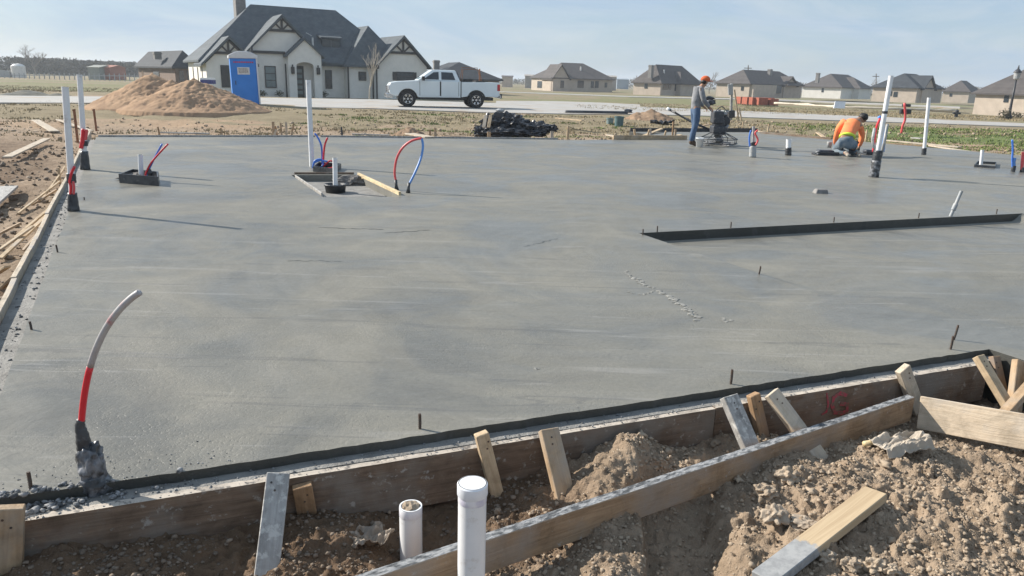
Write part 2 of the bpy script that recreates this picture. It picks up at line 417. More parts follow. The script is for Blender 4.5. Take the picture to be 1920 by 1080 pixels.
    dg = ramp(nt, noise(nt, gv, 1.1, 7, .7), [(.3, (.185, .15, .095)), (.7, (.30, .25, .165))])
    gg = ramp(nt, noise(nt, gv, 2.3, 7, .7), [(.3, (.105, .14, .05)), (.7, (.185, .215, .09))])
    br = noise(nt, wv, 2.2, 6, .7)
    gm = mathn(nt, 'MULTIPLY', attr('grass'), 1.0)
    k1 = nt.nodes.new('ShaderNodeMapRange'); k1.inputs['From Min'].default_value = .45; k1.inputs['From Max'].default_value = .75
    nt.links.new(mathn(nt, 'ADD', gm, mathn(nt, 'MULTIPLY', mathn(nt, 'SUBTRACT', br, .5), .9)), k1.inputs[0])
    k2 = nt.nodes.new('ShaderNodeMapRange'); k2.inputs['From Min'].default_value = .3; k2.inputs['From Max'].default_value = .8
    nt.links.new(mathn(nt, 'ADD', attr('green'), mathn(nt, 'MULTIPLY', mathn(nt, 'SUBTRACT', br, .5), .8)), k2.inputs[0])
    gcol = mixc(nt, k2.outputs[0], dg, gg)
    col = mixc(nt, k1.outputs[0], col, gcol)
    nt.links.new(col, bs.inputs['Base Color']); bs.inputs['Roughness'].default_value = .95; bs.inputs['Specular IOR Level'].default_value = .15
    b1 = bump(nt, bs, noise(nt, wv, 90, 5, .7), .7, .012)
    bump(nt, bs, noise(nt, wv, 14, 5, .65), .6, .05, b1)
    me.materials.append(m)
    o = bpy.data.objects.new('ground', me); COL.objects.link(o); WM[o.name] = Matrix.Identity(4)
    tag(o, kind='structure')
build_ground()

# ------------------------------------------------------------------ concrete
def concrete(name, base=.186, dark=.136, darkened=False):
    m, nt, bs = _nt(name)
    g = nt.nodes.new('ShaderNodeNewGeometry'); P = g.outputs['Position']
    def mapped(rot, sc, loc=(0, 0, 0)):
        n = nt.nodes.new('ShaderNodeMapping'); n.inputs['Rotation'].default_value = (0, 0, math.radians(rot)); n.inputs['Scale'].default_value = sc
        n.inputs['Location'].default_value = loc; nt.links.new(P, n.inputs[0]); return n.outputs[0]
    sv = mapped(-16, (.5, 1.05, 1))
    st = noise(nt, sv, 1.5, 7, .64, 1.6)
    c = ramp(nt, st, [(.28, (dark*1.0, dark*.975, dark*.87)), (.5, (base*.98, base*.965, base*.845)), (.74, (base*1.26, base*1.21, base*1.06))])
    blot = noise(nt, P, .75, 5, .62, 1.1)
    c = mixc(nt, .55, c, ramp(nt, blot, [(.40, (dark*.94, dark*.915, dark*.83)), (.48, (base*.93, base*.90, base*.80)), (.56, (base*1.0, base*.965, base*.85)), (.64, (base*1.18, base*1.13, base*.98))]))
    big = noise(nt, P, .22, 4, .5, .6)
    c = mixc(nt, 1., c, ramp(nt, big, [(.35, (.88, .88, .87)), (.65, (1.10, 1.09, 1.06))]), 'MULTIPLY')
    # trowel sweeps: rings round several centres, each fading out by its own patchy mask
    h = None
    for k, (cx, cy, sc, ds) in enumerate(((2.2, 7.4, 1.0, 1.6), (-2.6, 8.6, .8, 2.2), (5.0, 8.4, .9, 2.0), (.2, 9.6, 1.1, 1.8), (1.2, 6.8, 1.6, 1.4))):
        w = nt.nodes.new('ShaderNodeTexWave'); w.wave_type = 'RINGS'; w.rings_direction = 'Z'; w.inputs['Scale'].default_value = sc
        w.inputs['Distortion'].default_value = ds; w.inputs['Detail'].default_value = 3; w.inputs['Detail Scale'].default_value = .7
        nt.links.new(mapped(0, (1, 1, 1), (-cx, -cy, 0)), w.inputs[0])
        mk_ = ramp(nt, noise(nt, mapped(20*k, (1, 1, 1), (3.1*k, 1.7*k, 0)), .55, 2), [(.46, 0.), (.66, 1.)])
        ln = mathn(nt, 'MULTIPLY', ramp(nt, w.outputs['Fac'], [(.45, 0.), (.95, 1.)]), mk_)
        h = ln if h is None else mathn(nt, 'MAXIMUM', h, ln)
    c = mixc(nt, mathn(nt, 'MULTIPLY', h, .12), c, (base*1.55, base*1.50, base*1.38))
    fine = noise(nt, P, 42, 6, .75)
    c = mixc(nt, 1., c, ramp(nt, fine, [(.3, .86), (.7, 1.12)]), 'MULTIPLY')
    lf = ramp(nt, noise(nt, mapped(-24, (.42, 5.0, 1)), 1.2, 3, .5, 1.5), [(.62, 0.), (.67, 1.), (.70, 0.)])
    c = mixc(nt, mathn(nt, 'MULTIPLY', lf, .42), c, (base*1.55, base*1.50, base*1.40))
    lf = ramp(nt, noise(nt, mapped(-12, (.35, 6.5, 1), (7, 3, 0)), 1.0, 3, .5, 1.2), [(.63, 0.), (.665, 1.), (.70, 0.)])
    c = mixc(nt, mathn(nt, 'MULTIPLY', lf, .45), c, (dark*.72, dark*.72, dark*.70))
    sp = ramp(nt, noise(nt, P, 26, 2, .5), [(.735, 0.), (.76, 1.)])
    c = mixc(nt, mathn(nt, 'MULTIPLY', sp, .55), c, (dark*.5, dark*.48, dark*.45))
    if darkened: c = mixc(nt, 1., c, (.42, .44, .46), 'MULTIPLY')  # shade of the upright faces multiplied into the base colour
    nt.links.new(c, bs.inputs['Base Color'])
    r = nt.nodes.new('ShaderNodeMapRange'); r.inputs['From Min'].default_value = .38; r.inputs['From Max'].default_value = .62
    r.inputs['To Min'].default_value = .30; r.inputs['To Max'].default_value = .66
    nt.links.new(blot, r.inputs[0]); nt.links.new(r.outputs[0], bs.inputs['Roughness'])
    bs.inputs['Specular IOR Level'].default_value = .34
    b1 = bump(nt, bs, h, .14, .005)
    b2 = bump(nt, bs, st, .55, .016, b1)
    b2 = bump(nt, bs, noise(nt, P, 5, 4, .6, .8), .45, .012, b2)
    pits = ramp(nt, noise(nt, P, 60, 3, .6), [(.36, 0.), (.48, 1.)])
    pm = mixc(nt, ramp(nt, noise(nt, P, .9, 3), [(.42, 0.), (.60, 1.)]), (1., 1., 1.), pits)
    b3 = bump(nt, bs, pm, .6, .002, b2)
    bump(nt, bs, fine, .4, .003, b3)
    return m
M['concrete'] = concrete('concrete')
M['concrete_shade_scratch'] = concrete('concrete_shade_scratch', .15, .11, True)  # painted shade for the upright faces; also colours the scratch marks
M['concrete_ridge'] = mat('concrete_ridge', (.30, .295, .27), (.22, .215, .195), scale=20, rough=.7, kind='World')
M['concrete_ledge'] = mat('concrete_ledge', (.26, .255, .24), (.17, .165, .155), scale=9, rough=.8, bmp=.9, bscale=60, kind='World', detail=7)

def build_slab():
    import bmesh
    bm = bmesh.new()
    def jitter(A, B, n, amp):
        A = Vector(A); B = Vector(B); d = (B-A).normalized(); nn = Vector((-d.y, d.x, 0)); r_ = random.Random(5)
        return [A.lerp(B, i/n) + nn*(r_.uniform(-amp, amp) if 0 < i < n else 0) for i in range(n)]
    loop = jitter(out[0], out[1], 90, .0045)
    for i in range(1, len(out)): loop += jitter(out[i], out[(i+1) % len(out)], 60 if i == len(out)-1 else 6, .006)
    A = V(1198, 437); B = V(1917, 400); D = A+Vector((1.15, -2.5, 0)); Cc = B+Vector((1.15, -2.5, 0))
    rec = [V(605, 369), V(752, 369), V(668, 328), V(546, 328)]
    tops = []
    def ring(pts):
        vs = [bm.verts.new(p) for p in pts]; es = [bm.edges.new((vs[i], vs[(i+1) % len(vs)])) for i in range(len(vs))]
        return vs, es
    ov, oe = ring(loop)
    nu, nv = 60, 24
    # lower panel
    def lp(u, v):
        p = A*(1-u)*(1-v)+B*u*(1-v)+Cc*u*v+D*(1-u)*v
        uu = float(sst(0, .022, np.array([u]))[0]); u2 = float(sst(0, .03, np.array([1-u]))[0]); vv = float(sst(.05, 1, np.array([v]))[0])
        return Vector((p.x, p.y, -.100*uu*u2*(1-vv)))
    us = [0, .004, .008, .012, .016, .022, .03, .04]+[.05+.92*i/(nu-8) for i in range(nu-7)]+[.98, .99, 1.0]
    grid = [[lp(u, j/nv) for u in us] for j in range(nv+1)]
    border = [grid[0][i] for i in range(len(us))]
    bnd = [Vector((g.x, g.y, 0)) for g in grid[0]] + [grid[j][-1] for j in range(1, nv+1)] + [grid[nv][i] for i in range(len(us)-2, -1, -1)] + [grid[j][0] for j in range(nv-1, 0, -1)]
    bv, be = ring(bnd)
    rv, re = ring(rec)
    bmesh.ops.triangle_fill(bm, use_beauty=True, use_dissolve=False, edges=oe+be+re, normal=(0, 0, 1))
    # panel surface
    vg = []
    for j in range(nv+1):
        row = []
        for i in range(len(us)):
            if j > 0 and (i == len(us)-1): row.append(bv[len(us)-1+j])
            elif j == nv: row.append(bv[len(us)-1+nv+(len(us)-1-i)])
            elif j > 0 and i == 0: row.append(bv[len(bv)-j])
            else: row.append(bm.verts.new(grid[j][i]))
        vg.append(row)
    for j in range(nv):
        for i in range(len(us)-1):
            f = bm.faces.new((vg[j][i], vg[j][i+1], vg[j+1][i+1], vg[j+1][i])); f.smooth = True
    for i in range(len(us)-1):
        try: f = bm.faces.new((bv[i], bv[i+1], vg[0][i+1], vg[0][i])); f.material_index = 1  # step face carries its shade in the colour
        except Exception: pass
    # outer sides, with shade painted into their colour
    low = [bm.verts.new((v.co.x, v.co.y, -.36)) for v in ov]
    for i in range(len(ov)):
        k = (i+1) % len(ov); f = bm.faces.new((ov[i], low[i], low[k], ov[k])); f.material_index = 1
    # recess
    rl = [bm.verts.new((v.co.x, v.co.y, -.10)) for v in rv]
    for i in range(4):
        k = (i+1) % 4; f = bm.faces.new((rv[i], rv[k], rl[k], rl[i])); f.material_index = 0
    f = bm.faces.new(rl); f.material_index = 3
    # brick ledges
    def strip(p, q, o0, o1, nrm, z, mi):
        a, b, c_, d_ = [bm.verts.new(x) for x in ((p+nrm*o0).to_tuple()[:2]+(z,), (q+nrm*o0).to_tuple()[:2]+(z,), (q+nrm*o1).to_tuple()[:2]+(z,), (p+nrm*o1).to_tuple()[:2]+(z,))]
        f = bm.faces.new((a, b, c_, d_)); f.material_index = mi
    strip(C0+EF*-.3, C4+EF*.02, -.02, .072, NF, -STEP, 3)
    strip(C0+EL_*-.15, BL, -.02, .17, NL, -LSTEP, 3)
    bmesh.ops.recalc_face_normals(bm, faces=bm.faces[:])
    me = bpy.data.meshes.new('concrete_slab'); bm.to_mesh(me); bm.free()
    for k in ('concrete', 'concrete_shade_scratch', 'clod', 'concrete_ledge'): me.materials.append(M[k])
    o = bpy.data.objects.new('concrete_slab', me); COL.objects.link(o); WM[o.name] = Matrix.Identity(4)
    tag(o, 'freshly poured grey concrete house slab, trowelled smooth with a sunken step at right', 'slab')
    mb = MB(); r_ = random.Random(3)
    for (x0, y0, x1, y1, w) in ((598, 426, 718, 430, .022), (722, 437, 804, 431, .018), (985, 462, 1044, 447, .012), (540, 488, 640, 490, .010)):
        a_, b_ = V(x0, y0, .0015), V(x1, y1, .0015); n = 14; d = (b_-a_).normalized(); s_ = Vector((-d.y, d.x, 0)); pt_ = [a_.lerp(b_, i/n)+s_*r_.uniform(-.02, .02) for i in range(n+1)]
        for i in range(n):
            ww = w*r_.uniform(.2, 1); mb.add([pt_[i]-s_*ww, pt_[i+1]-s_*ww, pt_[i+1]+s_*ww*.3, pt_[i]+s_*ww*.3], [(0, 1, 2, 3)])
    put(mb, 'scratch_mark', 'concrete_shade_scratch', parent=o)
    mb = MB()
    for (pts_, ww) in (([(1172, 508), (1182, 517), (1196, 524), (1206, 534), (1228, 541)], .016), ([(1240, 546), (1262, 560), (1284, 575), (1300, 590), (1308, 600)], .020), ([(1180, 548), (1206, 552), (1226, 545)], .012), ([(1355, 596), (1362, 604), (1374, 600)], .010), ([(1000, 692), (1012, 690)], .008)):
        P_ = [V(x, y, .002) for x, y in pts_]
        for i in range(len(P_)-1):
            L_n = int((P_[i+1]-P_[i]).length/.012)+1
            for k in range(L_n):
                p = P_[i].lerp(P_[i+1], k/L_n)+Vector((r_.gauss(0, ww*.7), r_.gauss(0, ww*.7), -.001)); q_ = r_.uniform(.2, 1)*ww; mb.blob(p, (q_*1.4, q_, q_*.38), k, .4, 1)
    put(mb, 'mortar_ridge', 'concrete_ridge', parent=o)
build_slab()

# ------------------------------------------------------------------ road
def ribbon(name, top, bot, z, mt, label=None):
    """a paved strip between two edge lines given on the ground"""
    mb = MB(); n = len(top)
    vs = [V(*p, z) for p in top]+[V(*p, z) for p in bot]
    lo = [v-Vector((0, 0, .14)) for v in vs]
    fs = [(i, i+1, n+i+1, n+i) for i in range(n-1)]
    mb.add(vs, fs)
    mb.add([vs[n+i] for i in range(n)]+[lo[n+i] for i in range(n)], [(i, i+1, n+i+1, n+i) for i in range(n-1)])
    mb.add([vs[i] for i in range(n)]+[lo[i] for i in range(n)], [(i, i+1, n+i+1, n+i) for i in range(n-1)])
    o = put(mb, name, mt, M4=Matrix.Identity(4)); return tag(o, kind='structure')
M['road'] = mat('road', (.40, .39, .37), (.33, .32, .30), scale=.8, rough=.85, kind='World', dirt=(.36, .28, .20), dirtamt=.6, dscale=.5, bmp=.2, bscale=20)
ribbon('road', [(-260, 175), (0, 179), (220, 181), (480, 183), (700, 186), (930, 193), (1060, 196), (1180, 199), (1300, 204), (1440, 210), (1600, 217), (1760, 224), (1920, 231), (2200, 243)],
       [(-260, 187), (0, 192), (220, 193), (480, 199), (700, 203), (930, 211), (1060, 213), (1180, 213.5), (1300, 216), (1440, 221), (1600, 226.5), (1760, 231.5), (1920, 237), (2200, 249)], 0.0, 'road')
ribbon('driveway', [(930, 189), (1040, 189.5), (1120, 192), (1200, 196)], [(930, 193.2), (1060, 196.2), (1120, 198), (1200, 200)], -.004, 'road')
ribbon('far_road', [(930, 171), (1180, 180), (1500, 187.5), (1800, 200)], [(930, 172), (1180, 181.5), (1500, 189.2), (1800, 202)], -.46, 'road')

# ------------------------------------------------------------------ sand pile
def mound(name, label, cat, c, R_, H, mt, peaks, seed, n=90, amp=.12, kind=None, group=None, rough=2.0):
    xs = np.linspace(-R_[0], R_[0], n); ys = np.linspace(-R_[1], R_[1], n); X, Y = np.meshgrid(xs, ys)
    Z = np.zeros_like(X)
    for (px_, py_, rx, ry, h) in peaks:
        d = np.sqrt(((X-px_)/rx)**2+((Y-py_)/ry)**2); Z = np.maximum(Z, h*np.clip(1-d, 0, 1)**1.05*(1.0)+h*.0)
    edge = sst(0, .25, Z/H)
    Z = Z + edge*H*(amp*(fbm(X*rough+seed, Y*rough, 4, seed)-.5) + amp*.4*(.5-np.abs(fbm(X*rough*4, Y*rough*4, 4, seed+3)-.5)*3) + amp*.18*(fbm(X*rough*18, Y*rough*18, 2, seed+9)-.5))
    Z = Z - .12*(Z < .03)
    mb = MB(); mb.v = [Vector((c[0]+x, c[1]+y, c[2]+z)) for x, y, z in zip(X.ravel(), Y.ravel(), Z.ravel())]
    for j in range(n-1):
        for i in range(n-1):
            a = j*n+i
            if max(Z[j, i], Z[j, i+1], Z[j+1, i], Z[j+1, i+1]) > -.1: mb.f.append((a, a+1, a+1+n, a+n)); mb.m.append(0)
    o = put(mb, name, mt, smooth=True); return tag(o, label, cat, group, kind)
M['sand'] = mat('sand', (.42, .285, .185), (.30, .20, .13), scale=1.6, rough=.95, bmp=1.0, bscale=22, kind='World', detail=9, spec=.1, dirt=(.30, .20, .135), dirtamt=.56, dscale=1.4)
pc = V(335, 205, -.05); pc.z = -.08
mound('sand_pile', 'two-peaked heap of orange-brown sand in front of the blue portable toilet', 'sand pile', pc, (4.4, 3.6), 1.4, 'sand',
      [(-1.25, .6, 2.9, 2.6, 1.50), (.85, -.3, 3.2, 2.8, 1.32), (-.3, .2, 2.2, 2.2, 1.22)], 3, n=150, amp=.16, rough=1.1)
M['brown_dirt'] = mat('brown_dirt', (.33, .23, .155), (.19, .135, .095), scale=3, rough=.95, bmp=1.0, bscale=10, kind='World', detail=7, spec=.1)
for (x0, x1, yb, yt, nm, lb, sd) in ((735, 795, 256, 238, 'dirt_mound', 'low mound of brown dirt with scrap wood behind the back edge of the slab', 5),
                                     (1178, 1272, 236, 205, 'dirt_mound', 'wide brown dirt mound behind the grey bins left of the standing worker', 8)):
    a = V(x0, yb, -.25); b = V(x1, yb, -.25); c = (a+b)/2; r_ = (b-a).length/2*1.25
    h = (W((x0+x1)/2, yt, c.y+r_*.5).z)+.28
    mound(nm, lb, 'dirt mound', (c.x, c.y+r_*.5, -.27), (r_, r_), h, 'brown_dirt', [(0, 0, r_, r_*.9, h), (-r_*.35, 0, r_*.5, r_*.5, h*.8)], sd, n=50, amp=.3, rough=2.5)

# ------------------------------------------------------------------ the air
mb = MB(); mb.box(-1600, 1600, -80, 2700, -4, 16)
hz, nt, bs = _nt('haze'); nt.nodes.remove(bs); pv = nt.nodes.new('ShaderNodeVolumePrincipled'); pv.inputs['Density'].default_value = HAZE
pv.inputs['Color'].default_value = (.86, .93, 1.0, 1); pv.inputs['Anisotropy'].default_value = .2
nt.links.new(pv.outputs[0], nt.nodes['Material Output'].inputs['Volume'])
hz.cycles.homogeneous_volume = True if hasattr(hz, 'cycles') and hasattr(hz.cycles, 'homogeneous_volume') else True
tag(put(mb, 'haze', hz, M4=Matrix.Identity(4)), 'pale daylight haze filling the air over the whole site', 'haze', kind='stuff')
# ------------------------------------------------------------------ near formwork
UP = Vector((0, 0, 1))
fo = C0+NF*.072                               # inner face line of the near form
FT = -STEP+.001                               # its top
def along(px, py):                            # distance along the near form for a pixel on its top
    p = V(px, py, FT); return (p-fo).dot(EF)
def near_form(a, b, label, dz=0):
    A = fo+EF*a+NF*.02; B = fo+EF*b+NF*.02
    A.z = B.z = FT-.1175+dz
    m4, L = frame(A, B, UP); n = int(L/.06); rs = random.Random(int(a*100))
    vs = []; fs = []; mi = []
    for i in range(n+1):
        x = L*i/n; e = rs.uniform(-.003, .003)
        vs += [(x, -.1175, -.019), (x, .1175+e*.5, -.019+e*.3), (x, .1175+e*.3, .019), (x, -.1175, .019)]
    fs += [(3, 2, 1, 0), tuple(4*n+k for k in range(4))]; mi += [0, 0]
    for i in range(n):
        for k in range(4):
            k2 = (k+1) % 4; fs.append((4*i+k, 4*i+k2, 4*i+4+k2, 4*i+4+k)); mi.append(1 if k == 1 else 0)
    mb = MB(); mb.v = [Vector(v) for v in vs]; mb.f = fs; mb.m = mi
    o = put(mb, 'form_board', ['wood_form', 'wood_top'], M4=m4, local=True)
    return tag(o, label, 'form board', 'form boards along the near edge of the slab')
a1 = along(503, 905); a2 = along(1338, 762); a3 = along(1852, 680)
near_form(-.6, a1-.002, 'long dirty form board at lower left of the slab, ending at the grey upright stake')
near_form(a1+.002, a2-.002, 'middle form board of the near edge, behind the two pale tilted stakes and white pipes', -.004)
jg = near_form(a2+.002, a3, 'dirty form board at lower right marked in red spray paint')
# red sprayed letters on its face
FN = NF; fP = fo+NF*.0415
def onform(px, py, off=.0): return onplane(px, py, fP+NF*off, NF)
mk = MB()
def stroke(pts, w):
    pts = [onform(*p) for p in pts]
    for i in range(len(pts)-1): mk.bar(pts[i]-(pts[i+1]-pts[i]).normalized()*w*.3, pts[i+1]+(pts[i+1]-pts[i]).normalized()*w*.3, w, .0015+.0002*i, side=(pts[i+1]-pts[i]).cross(NF))
stroke([(1551, 738), (1553, 757), (1550, 772), (1541, 777)], .012)
stroke([(1587, 741), (1575, 737), (1563, 745), (1560, 760), (1565, 773), (1578, 775), (1588, 770), (1588, 758), (1577, 757)], .021)
M['spray'] = mat('spray', (.40, .045, .075), (.17, .095, .075), scale=55, rough=.85, detail=7, lo=.40, hi=.58)
o = put(mk, 'paint_mark', 'spray', parent=jg); o['label'] = 'red spray-painted letters J G'

# return form at right of the corner
A = C4-EL_*.0+EF*.045+Vector((0, 0, -.12)); B = A-EL_*2.4
board('form_board', 'form board running off the right edge of the photo behind the crossed stakes', 'form board', A+EF*.02-EL_*.12, B, .235, .038, UP, ['wood_plank', 'wood_top'], 'form boards along the near edge of the slab', mats=1)

# ------------------------------------------------------------------ stakes
def stake(tpx, bpx, w, t, mt, label, off=.02, bz=-.33, name='wood_stake', group='stakes bracing the near form', side=None, ext=.0):
    A = onplane(tpx[0], tpx[1], fP+NF*(off+t/2), NF); B = V(bpx[0], bpx[1], bz)
    B = B+(B-A).normalized()*ext
    o = board(name, label, 'wooden stake', B, A, w, t, side or EF, mt, group, bev=.003)
    L = (B-A).length; rn = random.Random(int(tpx[0]))
    for k in range(2):
        mb = MB(); x, y = L-.04-.03*k, rn.uniform(-.3, .3)*w; zf = (1 if (WM[o.name].to_3x3() @ Vector((0, 0, 1))).y < 0 else -1)
        mb.lathe([(.0042, 0), (.0042, .002)], seg=10, M4=Matrix.Translation((x, y, zf*t/2+(0 if zf > 0 else -.002)))); put(mb, 'nail', 'rebar', parent=o, local=True)
    return o
stake((18, 950), (14, 1130), .088, .038, 'wood_new', 'wide tan stake at the bottom left corner of the photo')
stake((522, 888), (496, 1110), .087, .030, 'wood_grey', 'grey mortar-smeared stake standing tall against the form left of the small capped pipe', off=.008, bz=-.30, ext=.25)
stake((566, 910), (578, 975), .076, .034, 'wood_orange', 'short brown stake stub right beside the tall grey stake', off=.004, bz=-.25, ext=.12)
stake((902, 812), (932, 930), .058, .040, 'wood_fresh', 'narrow pale stake leaning behind the tall white capped pipe', off=.01, bz=-.27, ext=.12)
stake((1028, 805), (1062, 945), .088, .040, 'wood_new', 'broad tan stake leaning on the form right of the tall white pipe', off=.01, bz=-.25, ext=.12)
stake((1366, 743), (1412, 850), .088, .040, 'wood_grey', 'grey-faced stake with a pale lit edge, first of three close together', off=.05, bz=-.17, ext=.15)
stake((1412, 739), (1430, 818), .060, .040, 'wood_orange', 'short orange-brown stake upright between two tilted ones', off=.012, bz=-.20, ext=.10)
stake((1446, 736), (1542, 866), .085, .034, 'wood_pale', 'long pale stake slanting under the diagonal plank, third of three close together', off=.05, bz=-.262, ext=.0)
stake((1692, 690), (1712, 745), .080, .040, 'wood_pale', 'pale stake behind the peak where the two loose planks meet', off=.01, bz=-.15, ext=.10)
stake((1834, 668), (1888, 758), .062, .040, 'wood_fresh', 'slanted pale stake at the far right end of the near form', off=.03, bz=-.17, ext=.1)
stake((1864, 668), (1872, 705), .060, .035, 'wood_orange', 'little orange-brown stake end peeping out behind the slanted one at far right', off=-.05, bz=-.12, ext=.1)
def free_board(name, label, cat, A, B, w, t, mt, side, group=None, **k): return board(name, label, cat, A, B, w, t, side, mt, group, **k)
g_ = 'stakes bracing the near form'
p = V(1908, 675, 0.0); q = V(1912, 745, -.13)
free_board('wood_stake', 'upright tan stake cut by the right edge of the photo', 'wooden stake', Vector((q.x, q.y, -.4)), Vector((p.x, p.y-.02, -.0)), .085, .04, 'wood_new', EF, g_)
free_board('wood_stake', 'tan stake crossing low in front of the slanted one at the right edge', 'wooden stake', V(1884, 775, -.16), V(1960, 690, -.02), .06, .035, 'wood_new', Vector((.3, -.9, .2)), g_)

# the two loose planks that meet in a peak
PKC = V(1708, 742, -.10)
A = V(640, 1096, -.10); A2 = A+(A-PKC)*.12
M['wood_sunlit_tone'] = wood('wood_sunlit_tone', (.60, .50, .38), (.48, .38, .27), gray=(.42, .38, .33), gamt=.62)  # lighter wood copy, sunlit brightness put into the colour
pk = free_board('loose_plank', 'long diagonal plank with mortar-crusted top edge crossing the foreground dirt', 'plank', A2-UP*.07, PKC-UP*.07, .14, .046, ['wood_plank', 'mortar_top'], UP, 'planks set on edge over the dirt', mats=1, warp=.0015)
B = V(1990, 790, -.03)
A = PKC+(B-PKC).normalized()*.03+Vector((.02, -.012, 0))
free_board('loose_plank', 'pale sunlit plank on edge running right from the peak to the photo edge', 'plank', A-UP*.085, B-UP*.088, .178, .036, ['wood_sunlit_tone', 'wood_top'], UP+Vector((.12, .30, 0)), 'planks set on edge over the dirt', mats=1, warp=.001)
# lying board, one half dipped in mortar
gq = lambda px, py, z=-.2: (lambda p: Vector((p.x, p.y, gz(p.x, p.y))))(V(px, py, z))
A = V(1432, 1078, -.175); B = V(1640, 938, -.165)
A.z = gz(A.x, A.y)+.035; B.z = gz(B.x, B.y)+.035
m, nt, bs = _nt('wood_dipped')
src = M['wood_fresh']
tc = nt.nodes.new('ShaderNodeTexCoord'); sp = nt.nodes.new('ShaderNodeSeparateXYZ'); nt.links.new(tc.outputs['Object'], sp.inputs[0])
mp = nt.nodes.new('ShaderNodeMapping'); mp.inputs['Scale'].default_value = (1.2, 22, 22); nt.links.new(tc.outputs['Object'], mp.inputs[0])
wc = ramp(nt, noise(nt, mp.outputs[0], 2.2, 6, .6, 1.2), [(.3, (.50, .39, .25)), (.7, (.37, .27, .165))])
gc = ramp(nt, noise(nt, tc.outputs['Object'], 30, 5, .6), [(.35, (.22, .225, .23)), (.65, (.32, .325, .325))])
e = mathn(nt, 'ADD', sp.outputs[0], mathn(nt, 'MULTIPLY', noise(nt, tc.outputs['Object'], 12, 6, .7), .22))
f = ramp(nt, e, [(.40, 1.), (.42, 0.)])
nt.links.new(mixc(nt, f, wc, gc), bs.inputs['Base Color']); bs.inputs['Roughness'].default_value = .8
M['wood_dipped'] = m
free_board('loose_board', 'short board lying on the dirt with its lower half coated in grey mortar', 'board', A, B, .095, .038, 'wood_dipped', Vector((.35, -.93, .05)))
# kinked pale pipe offcut and rag of paper near the peak
p0 = gq(1618, 848); p1 = gq(1706, 828)
mb = MB(); mb.tube([p0+UP*.03, p0.lerp(p1, .5)+UP*.042, p1+UP*.05], [.014, .014, .012], 10)
M['yellow_pipe'] = mat('yellow_pipe', (.58, .46, .26), (.45, .35, .2), rough=.6)
tag(put(mb, 'pipe_offcut', 'yellow_pipe', smooth=True), 'short yellowish stick lying on the dirt below the plank peak', 'stick')
def crumpled(name, label, cat, c, sx, sy, h, mt, seed, n=14, thick=.004, rot=0, group=None):
    R2 = random.Random(seed); mb = MB(); c = Vector(c); cs, sn = math.cos(rot), math.sin(rot)
    xs = np.linspace(-1, 1, n); X, Y = np.meshgrid(xs, xs)
    Z = (fbm(X*2+seed, Y*2, 3, seed)-.3)*h*2; edge = 1-.35*fbm(X*1.5+seed*3, Y*1.5, 2, seed+1)
    P = []
    for x, y, z, e in zip(X.ravel(), Y.ravel(), Z.ravel(), edge.ravel()):
        u, v = x*sx*e, y*sy*e; P.append(c+Vector((u*cs-v*sn, u*sn+v*cs, max(z, -.01))))
    fs = []
    for j in range(n-1):
        for i in range(n-1):
            a = j*n+i; fs.append((a, a+1, a+1+n)); fs.append((a, a+1+n, a+n))
    mb.add(P, fs)
    o = put(mb, name, mt); s_ = o.modifiers.new('Solidify', 'SOLIDIFY'); s_.thickness = thick
    return tag(o, label, cat, group)
M['paper'] = mat('paper', (.44, .38, .31), (.34, .29, .23), scale=9, rough=.9)
p = gq(1688, 852)
crumpled('paper_scrap', 'crumpled brown paper scrap on the dirt below the plank peak', 'paper scrap', p+UP*.02, .17, .08, .05, 'paper', 4, rot=.35, n=22)
M['thin_plastic'] = mat('thin_plastic', (.30, .25, .20), (.22, .18, .14), scale=9, rough=.5)
crumpled('plastic_scrap', 'dusty plastic sheet scrap in the hollow left of the small white pipe', 'plastic scrap', gq(690, 1040, -.33)+UP*.015, .10, .08, .05, 'thin_plastic', 9, rot=.6, n=22)

# ------------------------------------------------------------------ stones and clods
def rock(px, py, r, label, seed, mt='stone', zz=-.2, sq=.75, group='stones on the dirt in the foreground', name='stone', cat='stone'):
    p = V(px, py, zz); z = gz(p.x, p.y); p = V(px, py, z+r*.3)
    mb = MB(); mb.blob((p.x, p.y, gz(p.x, p.y)+r*.35), (r, r*.85, r*sq), seed, .42, 4, freq=2.3)
    tag(put(mb, name, mt), label, cat, group)
rock(1452, 972, .050, 'pale angular stone beside the dark trench, largest in the foreground', 3)
rock(1508, 985, .052, 'flat stone half buried left of the lying mortared board', 8, sq=.4)
rock(1398, 962, .026, 'small grey stone at the right lip of the trench', 13)
rock(1552, 1042, .030, 'pale stone right under the lying board near the bottom of the photo', 21)
rock(1594, 1058, .032, 'brown clod at the bottom edge right of the lying board', 22, 'clod', name='dirt_clod', cat='dirt clod')
rock(1640, 1062, .036, 'rough clod second from the lying board at the bottom edge', 23, 'clod', name='dirt_clod', cat='dirt clod')
rock(1670, 1070, .026, 'rightmost of the clods along the bottom edge', 25, 'clod', name='dirt_clod', cat='dirt clod')
rock(1475, 895, .050, 'round dirt clod between trench and diagonal plank', 27, 'clod', name='dirt_clod', cat='dirt clod')
rock(1432, 925, .048, 'dark dirt clod on the trench rim just under the diagonal plank', 28, 'clod', name='dirt_clod', cat='dirt clod')
rock(1182, 818, .018, 'small white stone on the dirt close to the near form', 29)
